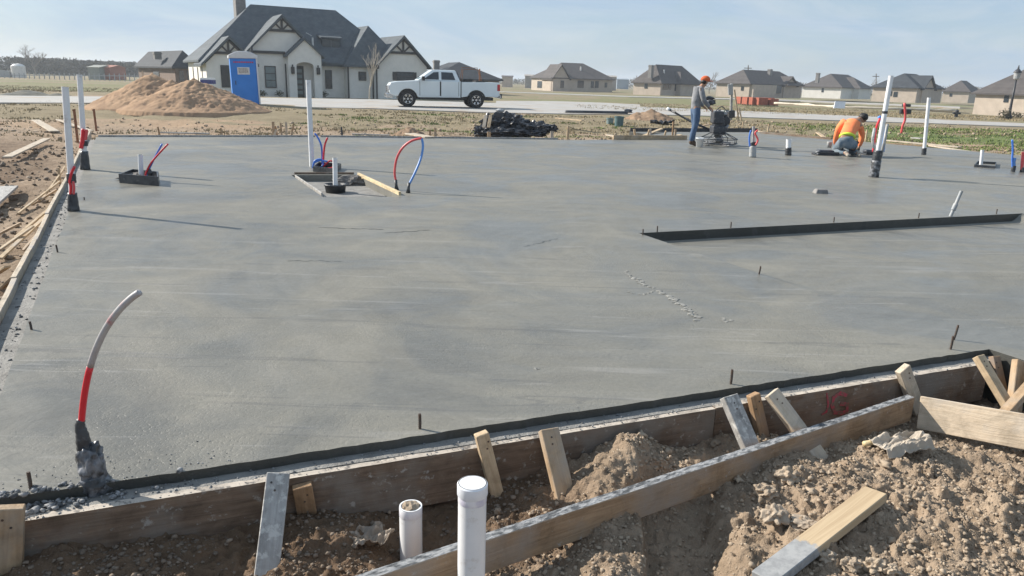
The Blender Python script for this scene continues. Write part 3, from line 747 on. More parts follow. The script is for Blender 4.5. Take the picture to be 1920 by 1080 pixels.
def scatter(name, mt, pts, radii, seed, amp=.35, sub=1, label=None, cat=None, sink=.3):
    from mathutils import noise as mn
    r_ = np.random.default_rng(seed); variants = []
    for k in range(8):
        vs = np.array([v[:] for v in ICO[sub][0]]); o = r_.uniform(-9, 9, 3)
        d = np.array([1+amp*1.6*mn.noise(Vector(v*1.6+o))+amp*.7*mn.noise(Vector(v*4.5+o)) for v in vs]); variants.append(vs*d[:, None])
    fs = np.array(ICO[sub][1]); n = len(pts)
    V_, F_ = [], []; b = 0
    for i in range(n):
        v = variants[r_.integers(8)].copy(); a = r_.uniform(0, 2*PI); s = radii[i]
        v = v*np.array([s*r_.uniform(.8, 1.3), s*r_.uniform(.7, 1.1), s*r_.uniform(.55, .9)])
        ca, sa = math.cos(a), math.sin(a); v = np.stack([v[:, 0]*ca-v[:, 1]*sa, v[:, 0]*sa+v[:, 1]*ca, v[:, 2]], -1)
        V_.append(v+np.array(pts[i])+np.array([0, 0, s*sink])); F_.append(fs+b); b += len(v)
    V_ = np.concatenate(V_); F_ = np.concatenate(F_)
    me = bpy.data.meshes.new(name); me.vertices.add(len(V_)); me.vertices.foreach_set('co', V_.astype(np.float32).ravel())
    me.loops.add(F_.size); me.polygons.add(len(F_)); me.loops.foreach_set('vertex_index', F_.astype(np.int32).ravel())
    me.polygons.foreach_set('loop_start', np.arange(0, F_.size, 3, dtype=np.int32)); me.update(calc_edges=True); me.materials.append(M[mt])
    o = bpy.data.objects.new(name, me); COL.objects.link(o); WM[o.name] = Matrix.Identity(4)
    return tag(o, label, cat, kind='stuff')
def near_pts(n, seed):
    r_ = np.random.default_rng(seed); x = r_.uniform(-1.8, 4.0, n*3); y = r_.uniform(1.3, 4.9, n*3)
    d = (x-fo.x)*NF.x+(y-fo.y)*NF.y; k = d > .05; x, y = x[k], y[k]
    w = fbm(x*3, y*3, 3, 77); k = r_.uniform(0, 1, len(x)) < .25+.75*sst(.28, .6, w); x, y = x[k][:n], y[k][:n]
    return x, y
x, y = near_pts(42000, 1); z = gheight(x, y); r_ = .0032+.0085*rng.random(len(x))**3.5
dm = ((1-sst(.0, .35, x))*(1-sst(.55, .85, (x-C0.x)*NF.x+(y-C0.y)*NF.y)) > rng.random(len(x))*.9+.05)
M['clod_damp'] = mat('clod_damp', (.23, .18, .135), (.14, .108, .08), scale=14, rough=.9, bmp=.8, bscale=45, kind='World')
P_ = np.stack([x, y, z], -1); scatter('dirt_crumbs', 'clod', P_[~dm], r_[~dm], 2, amp=.5, label='loose dry crumbs covering the sunlit foreground dirt', cat='dirt crumbs')
scatter('dirt_crumbs', 'clod_damp', P_[dm], r_[dm], 4, amp=.5, label='dark damp crumbs in the trench along the near form', cat='dirt crumbs')
x, y = near_pts(480, 5); k = (x > .55) | (fbm(x*3, y*3, 2, 5) > .6); x, y = x[k], y[k]; z = gheight(x, y); r_ = .008+.017*rng.random(len(x))**3
scatter('dirt_lumps', 'clod', np.stack([x, y, z], -1), r_, 3, amp=.75, sub=2, label='fist-sized lumps of dry soil on the right-hand foreground heap', cat='dirt lumps')
# left-side dirt
r2 = np.random.default_rng(8); tt = r2.uniform(0, 1, 4500)**1.2; s_ = r2.uniform(.22, 5, 4500)
x = C0.x+EL_.x*(tt*17)+NL.x*s_; y = C0.y+EL_.y*(tt*17)+NL.y*s_; z = gheight(x, y)
scatter('site_rubble', 'clod_damp', np.stack([x, y, z], -1), .010+.045*r2.random(len(x))**5, 5, amp=.7, label='clods and rubble on the churned dirt left of the slab', cat='rubble')
r2 = np.random.default_rng(18); t = r2.uniform(-16, 22, 1800); d = r2.uniform(.4, 9, 1800)
x = t; y = 20+.33*t+3+d; k = y > np.interp(x, [-16, 3.4, 3.5, 9, 13, 30], [17.5, 22, 25.5, 27.5, 22, 16])+.3; x, y = x[k], y[k]
scatter('site_rubble', 'clod', np.stack([x, y, gheight(x, y)], -1), .015+.06*r2.random(len(x))**5, 6, amp=.5, label='clods and rubble on the bare ground beyond the slab', cat='rubble')
# mortar crumbs on the ledge and the form top
pts = []; rr = []; r3 = random.Random(4)
for i in range(900):
    a = r3.uniform(-.3, 5.2); w = r3.random()
    dens = 1.0 if a < 1.0 else (.55 if a < 3 else .25)
    if r3.random() > dens: continue
    off = r3.uniform(.0, .108); p = C0+EF*a+NF*off; pts.append((p.x, p.y, -STEP)); rr.append(.002+.005*r3.random()**2)
for i in range(260):
    a = abs(r3.gauss(0, .22))+.0; p = C0+EF*(a+.05)+NF*r3.uniform(-.05, .07); pts.append((p.x, p.y, -STEP+.004 if (p-C0).dot(NF) > 0 else 0)); rr.append(.004+.012*r3.random()**2)
for i in range(420):
    a = r3.uniform(-.1, 9); p = C0+EL_*a+NL*r3.uniform(.0, .15); pts.append((p.x, p.y, -LSTEP)); rr.append(.003+.010*r3.random()**2)
for i in range(90):
    p = C0+EF*r3.uniform(.1, .9)-NF*abs(r3.gauss(0, .12)); pts.append((p.x, p.y, 0)); rr.append(.0015+.003*r3.random())
scatter('mortar_crumbs', 'mortar_top', pts, rr, 9, label='mortar crumbs and gravel along the ledge of the slab', cat='mortar crumbs')

# ------------------------------------------------------------------ foreground pipes
def pipe_thing(name, label, px, ptop, D, r, cap, group=None):
    c = W(px, ptop, D); zb = gz(c.x, c.y)-.05; root = empty(name, (c.x, c.y, zb), label, 'pipe', group)
    mb = MB(); seg = 40; top = c.z
    mb.lathe([(r, zb), (r, top-.03), (r, top)] if cap else [(r, zb), (r, top), (r-.006, top), (r-.006, top-.02)], (c.x, c.y, 0), seg)
    put(mb, 'pipe_body', 'pvc', parent=root, smooth=True).modifiers.new('es', 'EDGE_SPLIT')
    return root, c
root, c = pipe_thing('capped_pipe', 'tall white plastic pipe with a flat cap standing in front of the diagonal plank', 886, 905, 2.03, .0435, True, 'white pipes in the foreground dirt')
mb = MB(); R_c = .0470
mb.lathe([(R_c-.001, c.z-.038), (R_c, c.z-.036), (R_c, c.z-.004), (R_c-.003, c.z+.0), (R_c-.006, c.z+.0), (R_c-.0065, c.z-.002), (.001, c.z-.002)], (c.x, c.y, 0), 40)
o = put(mb, 'cap', 'pvc_cap', parent=root, smooth=True); o.modifiers.new('es', 'EDGE_SPLIT')
mb = MB(); mb.bar((c.x-.002, c.y+.012, c.z-.0012), (c.x+.003, c.y-.002, c.z-.0012), .0025, .0016); mb.bar((c.x+.003, c.y-.002, c.z-.0010), (c.x+.017, c.y-.006, c.z-.0010), .0025, .0016)
put(mb, 'pen_mark', 'dark_plastic', parent=o)
mb = MB(); mb.lathe([(.0438, c.z-.062), (.0441, c.z-.061), (.0441, c.z-.038), (.0438, c.z-.037)], (c.x, c.y, 0), 40)
put(mb, 'primer_band', 'primer', parent=root, smooth=True)
root, c = pipe_thing('open_pipe', 'short white plastic pipe packed with dirt behind the diagonal plank', 770, 948, 2.56, .0440, False, 'white pipes in the foreground dirt')
mb = MB(); mb.blob((c.x, c.y, c.z-.012), (.0375, .0375, .026), 5, .22, 3, freq=4); put(mb, 'dirt_fill', 'clod', parent=root)
mb = MB(); mb.lathe([(.0442, c.z-.040), (.0446, c.z-.039), (.0446, c.z-.006), (.0442, c.z-.005)], (c.x, c.y, 0), 40)
put(mb, 'primer_band', 'primer', parent=root, smooth=True)

# the bent conduit with its wrapped foot at the near left corner
b = V(172, 908, -.01); D = b.y
pts = [W(x, y, D+dy) for x, y, dy in ((153, 790, 0), (157, 750, -.01), (165, 705, -.02), (178, 660, -.03), (198, 617, -.04), (222, 583, -.05), (245, 560, -.05), (262, 548, -.05))]
from mathutils import geometry
def spline(P, k=5):
    out_ = []
    for i in range(len(P)-1):
        p0 = P[max(i-1, 0)]; p1 = P[i]; p2 = P[i+1]; p3 = P[min(i+2, len(P)-1)]
        for j in range(k):
            t = j/k; out_.append(.5*((2*p1)+(p2-p0)*t+(2*p0-5*p1+4*p2-p3)*t*t+(3*p1-p0-3*p2+p3)*t**3))
    return out_+[P[-1]]
root = empty('bent_conduit', b, 'red tube rising from a grey sleeve-wrapped foot and curving right at the near left corner', 'conduit')
sp_ = spline(pts, 5); n1_ = int(len(sp_)*.36)
mb = MB(); mb.tube(sp_[:n1_+1], .0115, 14); put(mb, 'red_tube', 'pex_red', parent=root, smooth=True)
M['conduit_grey'] = mat('conduit_grey', (.42, .42, .42), (.33, .29, .29), scale=6, rough=.45, dirt=(.45, .09, .10), dirtamt=.63, dscale=8)
mb = MB(); mb.tube(sp_[n1_:], [.0120]*(len(sp_)-n1_), 14); o = put(mb, 'grey_sleeve', 'conduit_grey', parent=root, smooth=True)
foot = [W(x, y, D) for x, y in ((152, 786), (150, 800), (154, 815), (158, 838), (165, 850))]
mb = MB(); mb.tube(spline(foot, 4), [.013, .016, .014, .018, .017, .019, .021, .020, .023, .023, .026, .024, .028, .027, .030, .031, .032], 14); put(mb, 'tape_wrap', 'black_wrap', parent=root, smooth=True)
mb = MB(); mb.blob(W(172, 872, D)+UP*0, (.046, .045, .085), 12, .32, 4, freq=2.6); mb.blob(W(180, 908, D), (.052, .05, .05), 15, .3, 3, freq=2.6)
put(mb, 'plastic_wrap', 'grey_wrap', parent=root, smooth=True)

# ------------------------------------------------------------------ anchor bolts (rebar pins)
def pin_mesh():
    mb = MB(); mb.tube([(0, 0, -.02), (.002, 0, .04), (0, .001, .085)], .0072, 8)
    for k in range(6): mb.lathe([(.0085, .012+k*.012), (.0085, .015+k*.012)], (0.0005, 0, 0), 8)
    return mb
first = None
M['mortar_ring'] = M['concrete_ledge']
def pin(px, py, h, label, lean=(0, 0), z=0):
    global first
    p = V(px, py, z)
    if first is None:
        first = put(pin_mesh(), 'anchor_pin', 'rebar', M4=Matrix.Identity(4), local=True); o = first
    else: o = first.copy(); COL.objects.link(o)
    o.matrix_basis = Matrix.Translation(p) @ Matrix.Rotation(lean[0], 4, 'Y') @ Matrix.Rotation(lean[1], 4, 'X') @ Matrix.Diagonal((.9, .9, h/.085*.85, 1))
    tag(o, label, 'anchor pin', 'steel anchor pins set in the slab')
pin(787, 804, .085, 'dark steel pin on the slab edge above the middle near form')
pin(1370, 720, .095, 'dark steel pin on the slab edge above the grey-faced stake')
pin(1782, 655, .10, 'shorter of the twin steel pins by the near right corner', (.02, 0)); pin(1788, 637, .115, 'taller of the twin steel pins by the near right corner', (.12, 0))
pin(59, 618, .060, 'nearer of the two steel pins along the left edge of the slab', (-.08, 0)); pin(108, 473, .075, 'farther of the two steel pins along the left edge of the slab', (-.08, 0))
pin(58, 918, .085, 'steel pin left of the wrapped conduit foot'); pin(1423, 514, .08, 'lone steel pin standing out on the open slab below the sunken step', (.1, 0))
for (x, y, l) in ((1205, 441, 'pin at the left tip of the sunken step'), (1232, 435, 'second steel pin from the left along the sunken step'), (1370, 427, 'third steel pin from the left along the sunken step'), (1563, 417, 'steel pin midway along the sunken step'), (1722, 409, 'steel pin on the sunken step just left of the leaning grey conduit'), (1868, 401, 'steel pin on the sunken step right of the leaning grey conduit')):
    pin(x, y, .075, l)
pin(158, 395-20, .04, 'tiny pin beside the black wrap of the near white post on the left edge')
# ------------------------------------------------------------------ forms along the left edge (seen over their tops)
gl = 'form boards along the left edge of the slab'
lo_ = C0+NL*.165
def left_at(px, py): return (V(px, py, 0)-lo_).dot(EL_)
cuts = [(-.4, 'nearest left form board with chipped pale top', .0), (left_at(30, 520), 'second form board from the camera along the left edge', .004), (left_at(66, 448), 'third form board from the camera along the left edge', -.004), (left_at(92, 400), 'left form board ending by the near white post', .003), (left_at(128, 340), 'left form board running on past the near white post', -.006), (left_at(158, 283), 'last left form board reaching the far corner', -.01), (19.0, '', 0)]
for i in range(len(cuts)-1):
    a, lb, dz = cuts[i]; b = cuts[i+1][0]
    if b-a < .3: continue
    A = lo_+EL_*a+NL*(.02+.012*(i % 2)); B = lo_+EL_*(b-.02)+NL*(.02+.006*((i+1) % 2)); A.z = B.z = -.1+dz
    board('form_board', lb, 'form board', A, B, .2, .038, UP, ['wood_pale', 'wood_pale'], gl, warp=.003)
# kickers: thin strips leaning from the dirt to the left forms
gk = 'wooden strips bracing the left forms'
for (x0, y0, x1, y1, w, lb) in ((0, 485, 88, 404, .045, 'long pale brace strip reaching the left forms below the near white post'),
        (28, 446, 96, 388, .035, 'thin brace strip just above the longest brace on the left'),
        (0, 468, 62, 424, .04, 'brace strip nearest the left photo edge, ending at the forms'),
        (-20, 522, 14, 500, .05, 'short pale strip end at the left photo edge'),
        (34, 400, 112, 340, .03, 'slim yellowish brace strip just under the near white post'),
        (80, 372, 116, 322, .025, 'slender strip slanting up beside the near white post'),
        (98, 352, 122, 312, .025, 'topmost slender strip left of the near white post')):
    A = V(x0, y0, -.20); B = V(x1, y1, -.04)
    board('brace_strip', lb, 'wood strip', A, B, w, .02, UP.cross(B-A), 'wood_fresh', gk)
board('wood_stake', 'small upright stake outside the left forms beside the near white post', 'wooden stake', V(112, 345, -.2), W(110, 314, V(112, 345, -.2).y), .03, .03, Vector((1, 0, 0)), 'wood_fresh', gk)
for (x0, y0, x1, y1, w, lb) in ((-20, 448, 40, 418, .04, 'pale strip lying above the long braces at the left photo edge'), (60, 384, 106, 356, .03, 'thin strip between the two groups of left braces'), (44, 470, 72, 438, .04, 'short strip tucked against the second left form board'), (4, 540, 34, 512, .05, 'stub of pale wood outside the nearest left form board')):
    A = V(x0, y0, -.20); B = V(x1, y1, -.06); board('brace_strip', lb, 'wood strip', A, B, w, .022, UP.cross(B-A), 'wood_new', gk)
# planks lying on the dirt at left
gp = 'planks lying on the dirt left of the slab'
def lying(x0, y0, x1, y1, w, t, lb, mt='wood_pale', z=-.2, lift=.06, group=gp):
    A = V(x0, y0, z); B = V(x1, y1, z); A.z = gz(A.x, A.y)+lift; B.z = gz(B.x, B.y)+lift
    A2 = CAM+(A-CAM)*1; return board('loose_plank', lb, 'plank', A, B, w, t, UP.cross(B-A), mt, group)
lying(14, 299, 88, 264, .16, .03, 'pale plank propped over a hollow on the dirt, third from the top at left', lift=.12)
lying(66, 224, 102, 246, .24, .03, 'short wide pale plank lying on the dirt left of the white posts')
lying(108, 226, 172, 246, .12, .03, 'thin pale plank on the dirt passing behind the white posts')
lying(-30, 402, 16, 350, .24, .035, 'weathered grey plank cut by the left edge of the photo', 'wood_grey', lift=.10)

# ------------------------------------------------------------------ posts on the slab
def post(name, label, px, py, tx, ty, r, mt='pvc', dy=0, cat='pipe', group='white pipes rising from the slab', z=0):
    b = V(px, py, z); t = W(tx, ty, b.y+dy)
    root = empty(name, b, label, cat, group)
    mb = MB(); mb.tube([b, t], r, 20); o = put(mb, 'pipe_body', mt, parent=root, smooth=True); o.modifiers.new('es', 'EDGE_SPLIT')
    mb = MB(); d = (t-b).normalized(); mb.tube([t+d*.0003, t+d*.001], r*.8, 20); put(mb, 'pipe_bore', 'dark_plastic', parent=root)
    return root, b, t
def band(root, b, t, f0, f1, r, mt, name='tape_band', flare=1.0, seg=16):
    mb = MB(); n = 6
    mb.tube([b.lerp(t, f0+(f1-f0)*i/n) for i in range(n+1)], [r*(flare+(1-flare)*i/n)*(1+.04*math.sin(i*2.3)) for i in range(n+1)], seg)
    return put(mb, name, mt, parent=root, smooth=True)
def pex(root, pts, D, mt, r=.011, name='water_tube', dys=None):
    P = [W(x, y, D+(dys[i] if dys else 0)) for i, (x, y) in enumerate(pts)]
    mb = MB(); mb.tube(spline(P, 5), r, 10); return put(mb, name, mt, parent=root, smooth=True)
# near left post
r, b, t = post('vent_pipe', 'nearer of the two tall white posts on the left edge, black wrapped at its foot', 138, 395, 122, 163, .034)
band(r, b, t, 0, .15, .045, 'black_wrap', 'black_wrap', 1.35); band(r, b, t, .235, .31, .047, 'black_wrap', 'black_band')
pex(r, [(132, 364), (133, 350), (131, 340), (134, 325), (140, 312)], b.y-.04, 'pex_red', .014)
pex(r, [(138, 364), (139, 352), (137, 340)], b.y-.05, 'pex_pale_red', .012)
# far left post
r, b, t = post('vent_pipe', 'farther of the two tall white posts on the left edge, red tubes at mid height', 160, 318, 149, 140, .038)
band(r, b, t, 0, .20, .055, 'black_wrap', 'black_wrap', 1.3); band(r, b, t, .26, .31, .06, 'black_wrap', 'black_band')
pex(r, [(152, 278), (155, 262), (157, 242)], b.y-.05, 'pex_red', .03); pex(r, [(160, 262), (162, 250), (162, 243)], b.y-.05, 'pex_pale_red', .022)
# rusty stakes by them
for (x, y, tx, ty, lb) in ((146, 268, 139, 207, 'rusty steel form stake between the two white posts'), (181, 246, 176, 207, 'rusty steel form stake just right of the far white post')):
    q = V(x, y, -.2); mb = MB(); mb.tube([q, W(tx, ty, q.y)], .03, 8); mb.tube([W(tx, ty, q.y), W(tx-1, ty-2, q.y)], .04, 8)
    M.setdefault('rust', mat('rust', (.28, .13, .07), (.20, .09, .05), scale=9, rough=.9))
    tag(put(mb, 'steel_stake', 'rust'), lb, 'steel stake')
# small leftmost cluster: short white pipe in black box form with red and blue tubes
def box_form(root, quad, h, t, z=0, lean=0, mt='black_wrap', name='box_form'):
    P = [V(*q, z) for q in quad]; c = sum(P, Vector())/4; mb = MB()
    for i in range(4):
        a, b_ = P[i], P[(i+1) % 4]; ai = a+(c-a).normalized()*t; bi = b_+(c-b_).normalized()*t
        hh = Vector((0, 0, h)); mb.hexa([a, b_, bi, ai, a+hh, b_+hh, bi+hh, ai+hh])
    return put(mb, name, mt, parent=root)
r, b, t = post('drain_cluster', 'short white pipe with red and blue tubes in a ragged black box, far left', 265, 338, 263, 290, .032, group='pipe clusters set in the slab', cat='pipe cluster')
box_form(r, [(224, 343), (298, 349), (299, 338), (250, 333)], .125, .03)
mb = MB(); q = V(246, 338, 0); mb.blob((q.x, q.y+.05, .04), (.17, .12, .05), 6, .5, 3); M['mud'] = mat('mud', (.16, .15, .14), (.10, .095, .09), scale=20, rough=.9, bmp=.8)
put(mb, 'mud_clump', 'mud', parent=r)
pex(r, [(276, 336), (278, 322), (284, 308), (292, 292), (304, 270)], b.y-.02, 'pex_blue', .013)
pex(r, [(273, 336), (274, 324), (283, 306), (298, 288), (315, 270)], b.y-.06, 'pex_red', .013)
mb = MB(); q = W(281, 324, b.y-.04); mb.blob(q, (.03, .03, .06), 3, .3, 2); put(mb, 'tape_band', 'black_wrap', parent=r)
# tall centre post with coiled tubes and black tray
r, b, t = post('drain_cluster', 'tall white pipe with coiled blue and red tubes behind the recess in the slab', 585, 312, 578, 150, .042, group='pipe clusters set in the slab', cat='pipe cluster')
box_form(r, [(587, 322), (625, 326), (640, 316), (598, 313)], .085, .03, mt='black_wrap')
D = b.y-.1
pex(r, [(604, 312), (604, 290), (602, 272), (596, 258), (590, 250)], D, 'pex_blue', .016); pex(r, [(606, 312), (607, 290), (609, 272), (614, 258)], D-.05, 'pex_red', .016)
pex(r, [(586, 316), (590, 302), (602, 299), (606, 309), (596, 315), (588, 307), (600, 301), (614, 303)], D-.12, 'pex_blue', .014)
pex(r, [(606, 312), (618, 302), (626, 305), (624, 314), (612, 316)], D-.12, 'pex_red', .014)
# short pipe in its tub, standing in the recess
r, b, t = post('drain_cluster', 'short white pipe standing in a round black tub inside the recess', 629, 354, 628, 296, .034, group='pipe clusters set in the slab', z=-.05, cat='pipe cluster')
mb = MB(); mb.lathe([(.13, -.14), (.15, .0), (.158, .0), (.155, .02), (.14, .02), (.125, -.06)], (b.x, b.y, 0), 28); put(mb, 'tub', 'black_wrap', parent=r, smooth=True)
M['wood_lining'] = wood('wood_lining', (.68, .56, .36), (.55, .43, .25), mortar=(.30, .27, .22), mamt=.60)
board('recess_board', 'pale speckled board lining the right side of the recess in the slab', 'form board', V(672, 329, 0)+UP*-.02, V(750, 366, 0)+UP*-.02, .13, .035, UP, 'wood_lining')
board('recess_board', 'thin weathered board lining the left side of the recess in the slab', 'form board', V(548, 330, -.05), V(604, 368, -.05), .10, .02, UP, 'wood_grey')
board('recess_board', 'brown stained board along the back side of the recess in the slab', 'form board', V(552, 329, -.02), V(664, 329, -.02), .10, .025, UP, 'wood_form')
mb = MB(); q = V(655, 334, 0); mb.blob((q.x, q.y, -.06), (.22, .14, .09), 16, .5, 3); tag(put(mb, 'mud_clump', 'mud'), 'dark mud clump at the back corner of the recess', 'mud clump')
# red-blue loop
b = V(742, 356, 0); root = empty('tube_loop', b, 'arched loop of red and blue water tube right of the recess', 'water tube')
D = b.y
lp_ = [W(x, y, D+d) for x, y, d in ((742, 338, 0), (740, 322, 0), (744, 297, 0), (755, 277, -.02), (772, 264, -.04), (791, 259, -.06))]
mb = MB(); mb.tube(spline(lp_, 5), .016, 10); put(mb, 'red_tube', 'pex_pale_red', parent=root, smooth=True)
lp_ = [W(x, y, D+d) for x, y, d in ((791, 260, -.06), (793, 275, -.08), (789, 297, -.12), (779, 322, -.2), (767, 346, -.25))]
mb = MB(); mb.tube(spline(lp_, 5), .016, 10); put(mb, 'blue_tube', 'pex_pale_blue', parent=root, smooth=True)
for x0, y0, x1, y1, dd in ((742, 337, 744, 356, 0), (767, 342, 765, 359, -.25)):
    mb = MB(); p = W(x0, y0, D+dd); q = W(x1, y1, D+dd); q.z = -.01; mb.tube([p, p.lerp(q, .5), q], [.02, .019, .034], 10); put(mb, 'tape_foot', 'black_wrap', parent=root, smooth=True)
# slab details: small form block, leaning conduit by the step
q = V(1539, 362, 0); mb = MB(); mb.hexa([(q.x-.11, q.y-.08, -.01), (q.x+.1, q.y-.06, -.01), (q.x+.1, q.y+.1, -.01), (q.x-.11, q.y+.08, -.01), (q.x-.08, q.y-.05, .062), (q.x+.08, q.y-.04, .06), (q.x+.08, q.y+.06, .06), (q.x-.08, q.y+.05, .062)])
M['block_grey'] = mat('block_grey', (.24, .23, .22), (.16, .155, .15), scale=12, rough=.8)
tag(put(mb, 'floor_block', 'block_grey', bev=.01), 'small low grey block set in the open slab below the kneeling worker', 'block')
r, b, t = post('leaning_conduit', 'grey mortar-smeared conduit stub leaning right behind the sunken step', 1782, 406, 1803, 358, .020, 'pvc_grey', group=None, cat='conduit')
band(r, b, t, .25, .5, .028, 'pvc_grey', 'coupling')
# pipes at the far right
r, b, t = post('capped_stub', 'grey-blue pipe stub with red and blue tubes nearest right of the trowel machine', 1411, 295, 1413, 237, .030, 'pvc_grey', cat='pipe')
band(r, b, t, .0, .38, .075, 'pvc_grey', 'wrap'); band(r, b, t, .38, .5, .07, 'black_wrap', 'black_band')
pex(r, [(1417, 272), (1421, 262), (1416, 250), (1421, 244)], b.y-.1, 'pex_pale_red', .02); pex(r, [(1406, 275), (1405, 258), (1408, 244)], b.y-.1, 'pex_blue', .018)
r, b, t = post('capped_stub', 'short white pipe stub with a black wrapped foot left of the kneeling worker', 1478, 291, 1479, 261, .058, cat='pipe')
band(r, b, t, 0, .48, .068, 'black_wrap', 'black_wrap', 1.05)
r, b, t = post('leaning_pipe', 'tall white pipe leaning right in front of the kneeling worker', 1638, 332, 1671, 142, .042)
band(r, b, t, .0, .17, .085, 'grey_wrap', 'grey_wrap', 1.0); band(r, b, t, .14, .27, .078, 'black_wrap', 'black_wrap'); band(r, b, t, .635, .66, .048, 'dark_plastic', 'tape_band')
D = b.y+.12
mb = MB(); mb.tube([W(1641, 290, D), W(1636, 262, D), W(1640, 240, D)], .026, 12); put(mb, 'grey_tube', 'pvc_grey', parent=r, smooth=True)
mb = MB(); mb.tube([W(1652, 292, D), W(1659, 262, D), W(1664, 232, D)], .026, 12); put(mb, 'grey_tube', 'pvc_grey', parent=r, smooth=True)
pex(r, [(1637, 285), (1640, 262), (1643, 240), (1650, 222)], D, 'pex_red', .02); pex(r, [(1655, 285), (1658, 258), (1656, 235), (1648, 218)], D+.05, 'pex_pale_blue', .03)
r, b, t = post('vent_pipe', 'tall white post at the far right back of the slab, black tape below', 1732, 290, 1742, 183, .042)
band(r, b, t, .0, .12, .055, 'black_wrap', 'black_wrap')
r, b, t = post('drain_cluster', 'short white pipe in a black box form toward the right edge of the photo', 1839, 312, 1842, 281, .034, group='pipe clusters set in the slab', cat='pipe cluster')
box_form(r, [(1826, 313), (1866, 316), (1868, 308), (1832, 306)], .05, .05)
b = V(1899, 322, 0); root = empty('water_tube', b, 'upright blue water tubes at the right edge of the photo', 'water tube')
pex(root, [(1899, 318), (1898, 300), (1899, 280), (1898, 262)], b.y, 'pex_blue', .018); pex(root, [(1902, 318), (1901, 305), (1903, 296)], b.y, 'pex_pale_blue', .03)
mb = MB(); mb.tube([b, b+UP*.12], .04, 10); put(mb, 'tape_foot', 'black_wrap', parent=root)
b = V(1917, 323, 0); root = empty('water_tube', b, 'upright red water tubes at the right edge of the photo', 'water tube')
pex(root, [(1916, 320), (1917, 304), (1919, 285)], b.y, 'pex_pale_red', .03); mb = MB(); mb.tube([b, b+UP*.1], .05, 10); put(mb, 'tape_foot', 'black_wrap', parent=root)

# ------------------------------------------------------------------ back edge: forms, stakes, scrap
gb = 'form boards along the back edge of the slab'
for (x0, y0, x1, y1, h, mt, lb) in ((182, 256, 590, 256, .03, 'wood_grey', 'thin dark form board along the back edge left of the tall centre pipe'),
        (600, 256, 1046, 261, .03, 'wood_grey', 'thin form board along the back edge between tall centre pipe and black tarp'),
        (1150, 262, 1288, 262, .12, 'wood_fresh', 'pale form board with leaning kickers left of the standing worker'),
        (1182, 246, 1420, 246, .10, 'dark_plastic', 'long dark form board at the far back behind the trowel machine'),
        (1425, 250, 1560, 262, .06, 'wood_form', 'low form board behind the stubs right of the trowel machine')):
    A = V(x0, y0, 0); B = V(x1, y1, 0); A.y += .05; B.y += .05; A.z = B.z = h-.1
    board('form_board', lb, 'form board', A, B, .2, .04, UP, mt, gb)
gs = 'small stakes along the back edge'
def bstake(px, pb, pt, w, lb, mt='wood_new', dx=0, z=-.05):
    A = V(px, pb, z); A.y += .12; B = W(px+dx, pt, A.y+.02); A.z -= .2
    board('wood_stake', lb, 'wooden stake', A, B, w, .035, Vector((1, .2, 0)), mt, gs)
for a in ((510, 253, 228, .07, 'leftmost stake of the bunch by the back edge left of the tall centre pipe', 'wood_new', 2), (519, 252, 236, .06, 'second stake of the bunch left of the tall centre pipe', 'wood_orange', -4),
          (526, 253, 230, .05, 'third stake of the bunch left of the tall centre pipe', 'wood_new', 0), (535, 252, 229, .06, 'fourth and tallest stake of the bunch left of the tall centre pipe', 'wood_pale', 1), (541, 251, 232, .05, 'slanting stake at the right end of the bunch left of the tall centre pipe', 'wood_new', 10),
          (506, 253, 243, .06, 'slanting stake at the left end of the bunch left of the tall centre pipe', 'wood_pale', 12),
          (640, 251, 238, .05, 'dark little stake just right of the tall centre pipe', 'dark_plastic', 0),
          (806, 257, 243, .05, 'left one of two little stakes between dirt mound and black tarp', 'wood_orange', 0), (816, 258, 240, .07, 'right one of two little stakes between dirt mound and black tarp', 'wood_new', 0),
          (917, 259, 247, .10, 'stubby pale stake in front of the black tarp', 'wood_new', 0), (1035, 259, 246, .09, 'stubby pale stake at the right end of the black tarp', 'wood_pale', 0), (1065, 260, 236, .07, 'upright pale stake right of the black tarp', 'wood_fresh', 1),
          (1196, 259, 242, .06, 'pale kicker left of the standing worker', 'wood_fresh', -7), (1211, 259, 243, .06, 'middle pale kicker left of the standing worker', 'wood_fresh', 7), (1222, 258, 241, .05, 'slim upright among the pale kickers', 'wood_grey', -2),
          (1243, 259, 245, .05, 'slanting pale kicker near the standing worker', 'wood_fresh', 6), (1262, 260, 228, .05, 'taller stake just left of the standing worker', 'wood_orange', 1), (1267, 260, 242, .06, 'short stake at the feet of the standing worker', 'wood_new', 0),
          (1393, 240, 228, .05, 'small pale stake right of the trowel machine', 'wood_fresh', 1), (1442, 242, 232, .05, 'small pale stake behind the white pipe stubs', 'wood_fresh', 0),
          (1626, 264, 243, .04, 'slim pale stake between kneeling worker and leaning pipe', 'wood_fresh', 0), (296, 250, 238, .04, 'tiny stake behind the back edge right of the far left posts', 'wood_orange', 0), (414, 252, 240, .04, 'tiny stake behind the back edge below the blue toilet', 'wood_new', 0)):
    bstake(a[0], a[1], a[2], a[3], a[4], a[5], a[6])
go = 'scrap boards behind the slab'
def scrap(x0, y0, x1, y1, w, lb, mt='wood_fresh', z=-.1, dz=0.05, dz2=None):
    A = V(x0, y0, z); B = V(x1, y1, z); A.z = max(gz(A.x, A.y), -.2)+dz; B.z = max(gz(B.x, B.y), -.2)+(dz2 if dz2 is not None else dz)
    board('scrap_board', lb, 'board', A, B, w, .035, UP.cross(B-A), mt, go)
scrap(768, 252, 806, 259, .30, 'pale pinkish board lying just behind the arched tube loop', 'wood_pale', z=0, dz=.22)
scrap(1043, 234, 1092, 239, .14, 'long thin board resting right of the black tarp', 'wood_fresh', dz=.35)
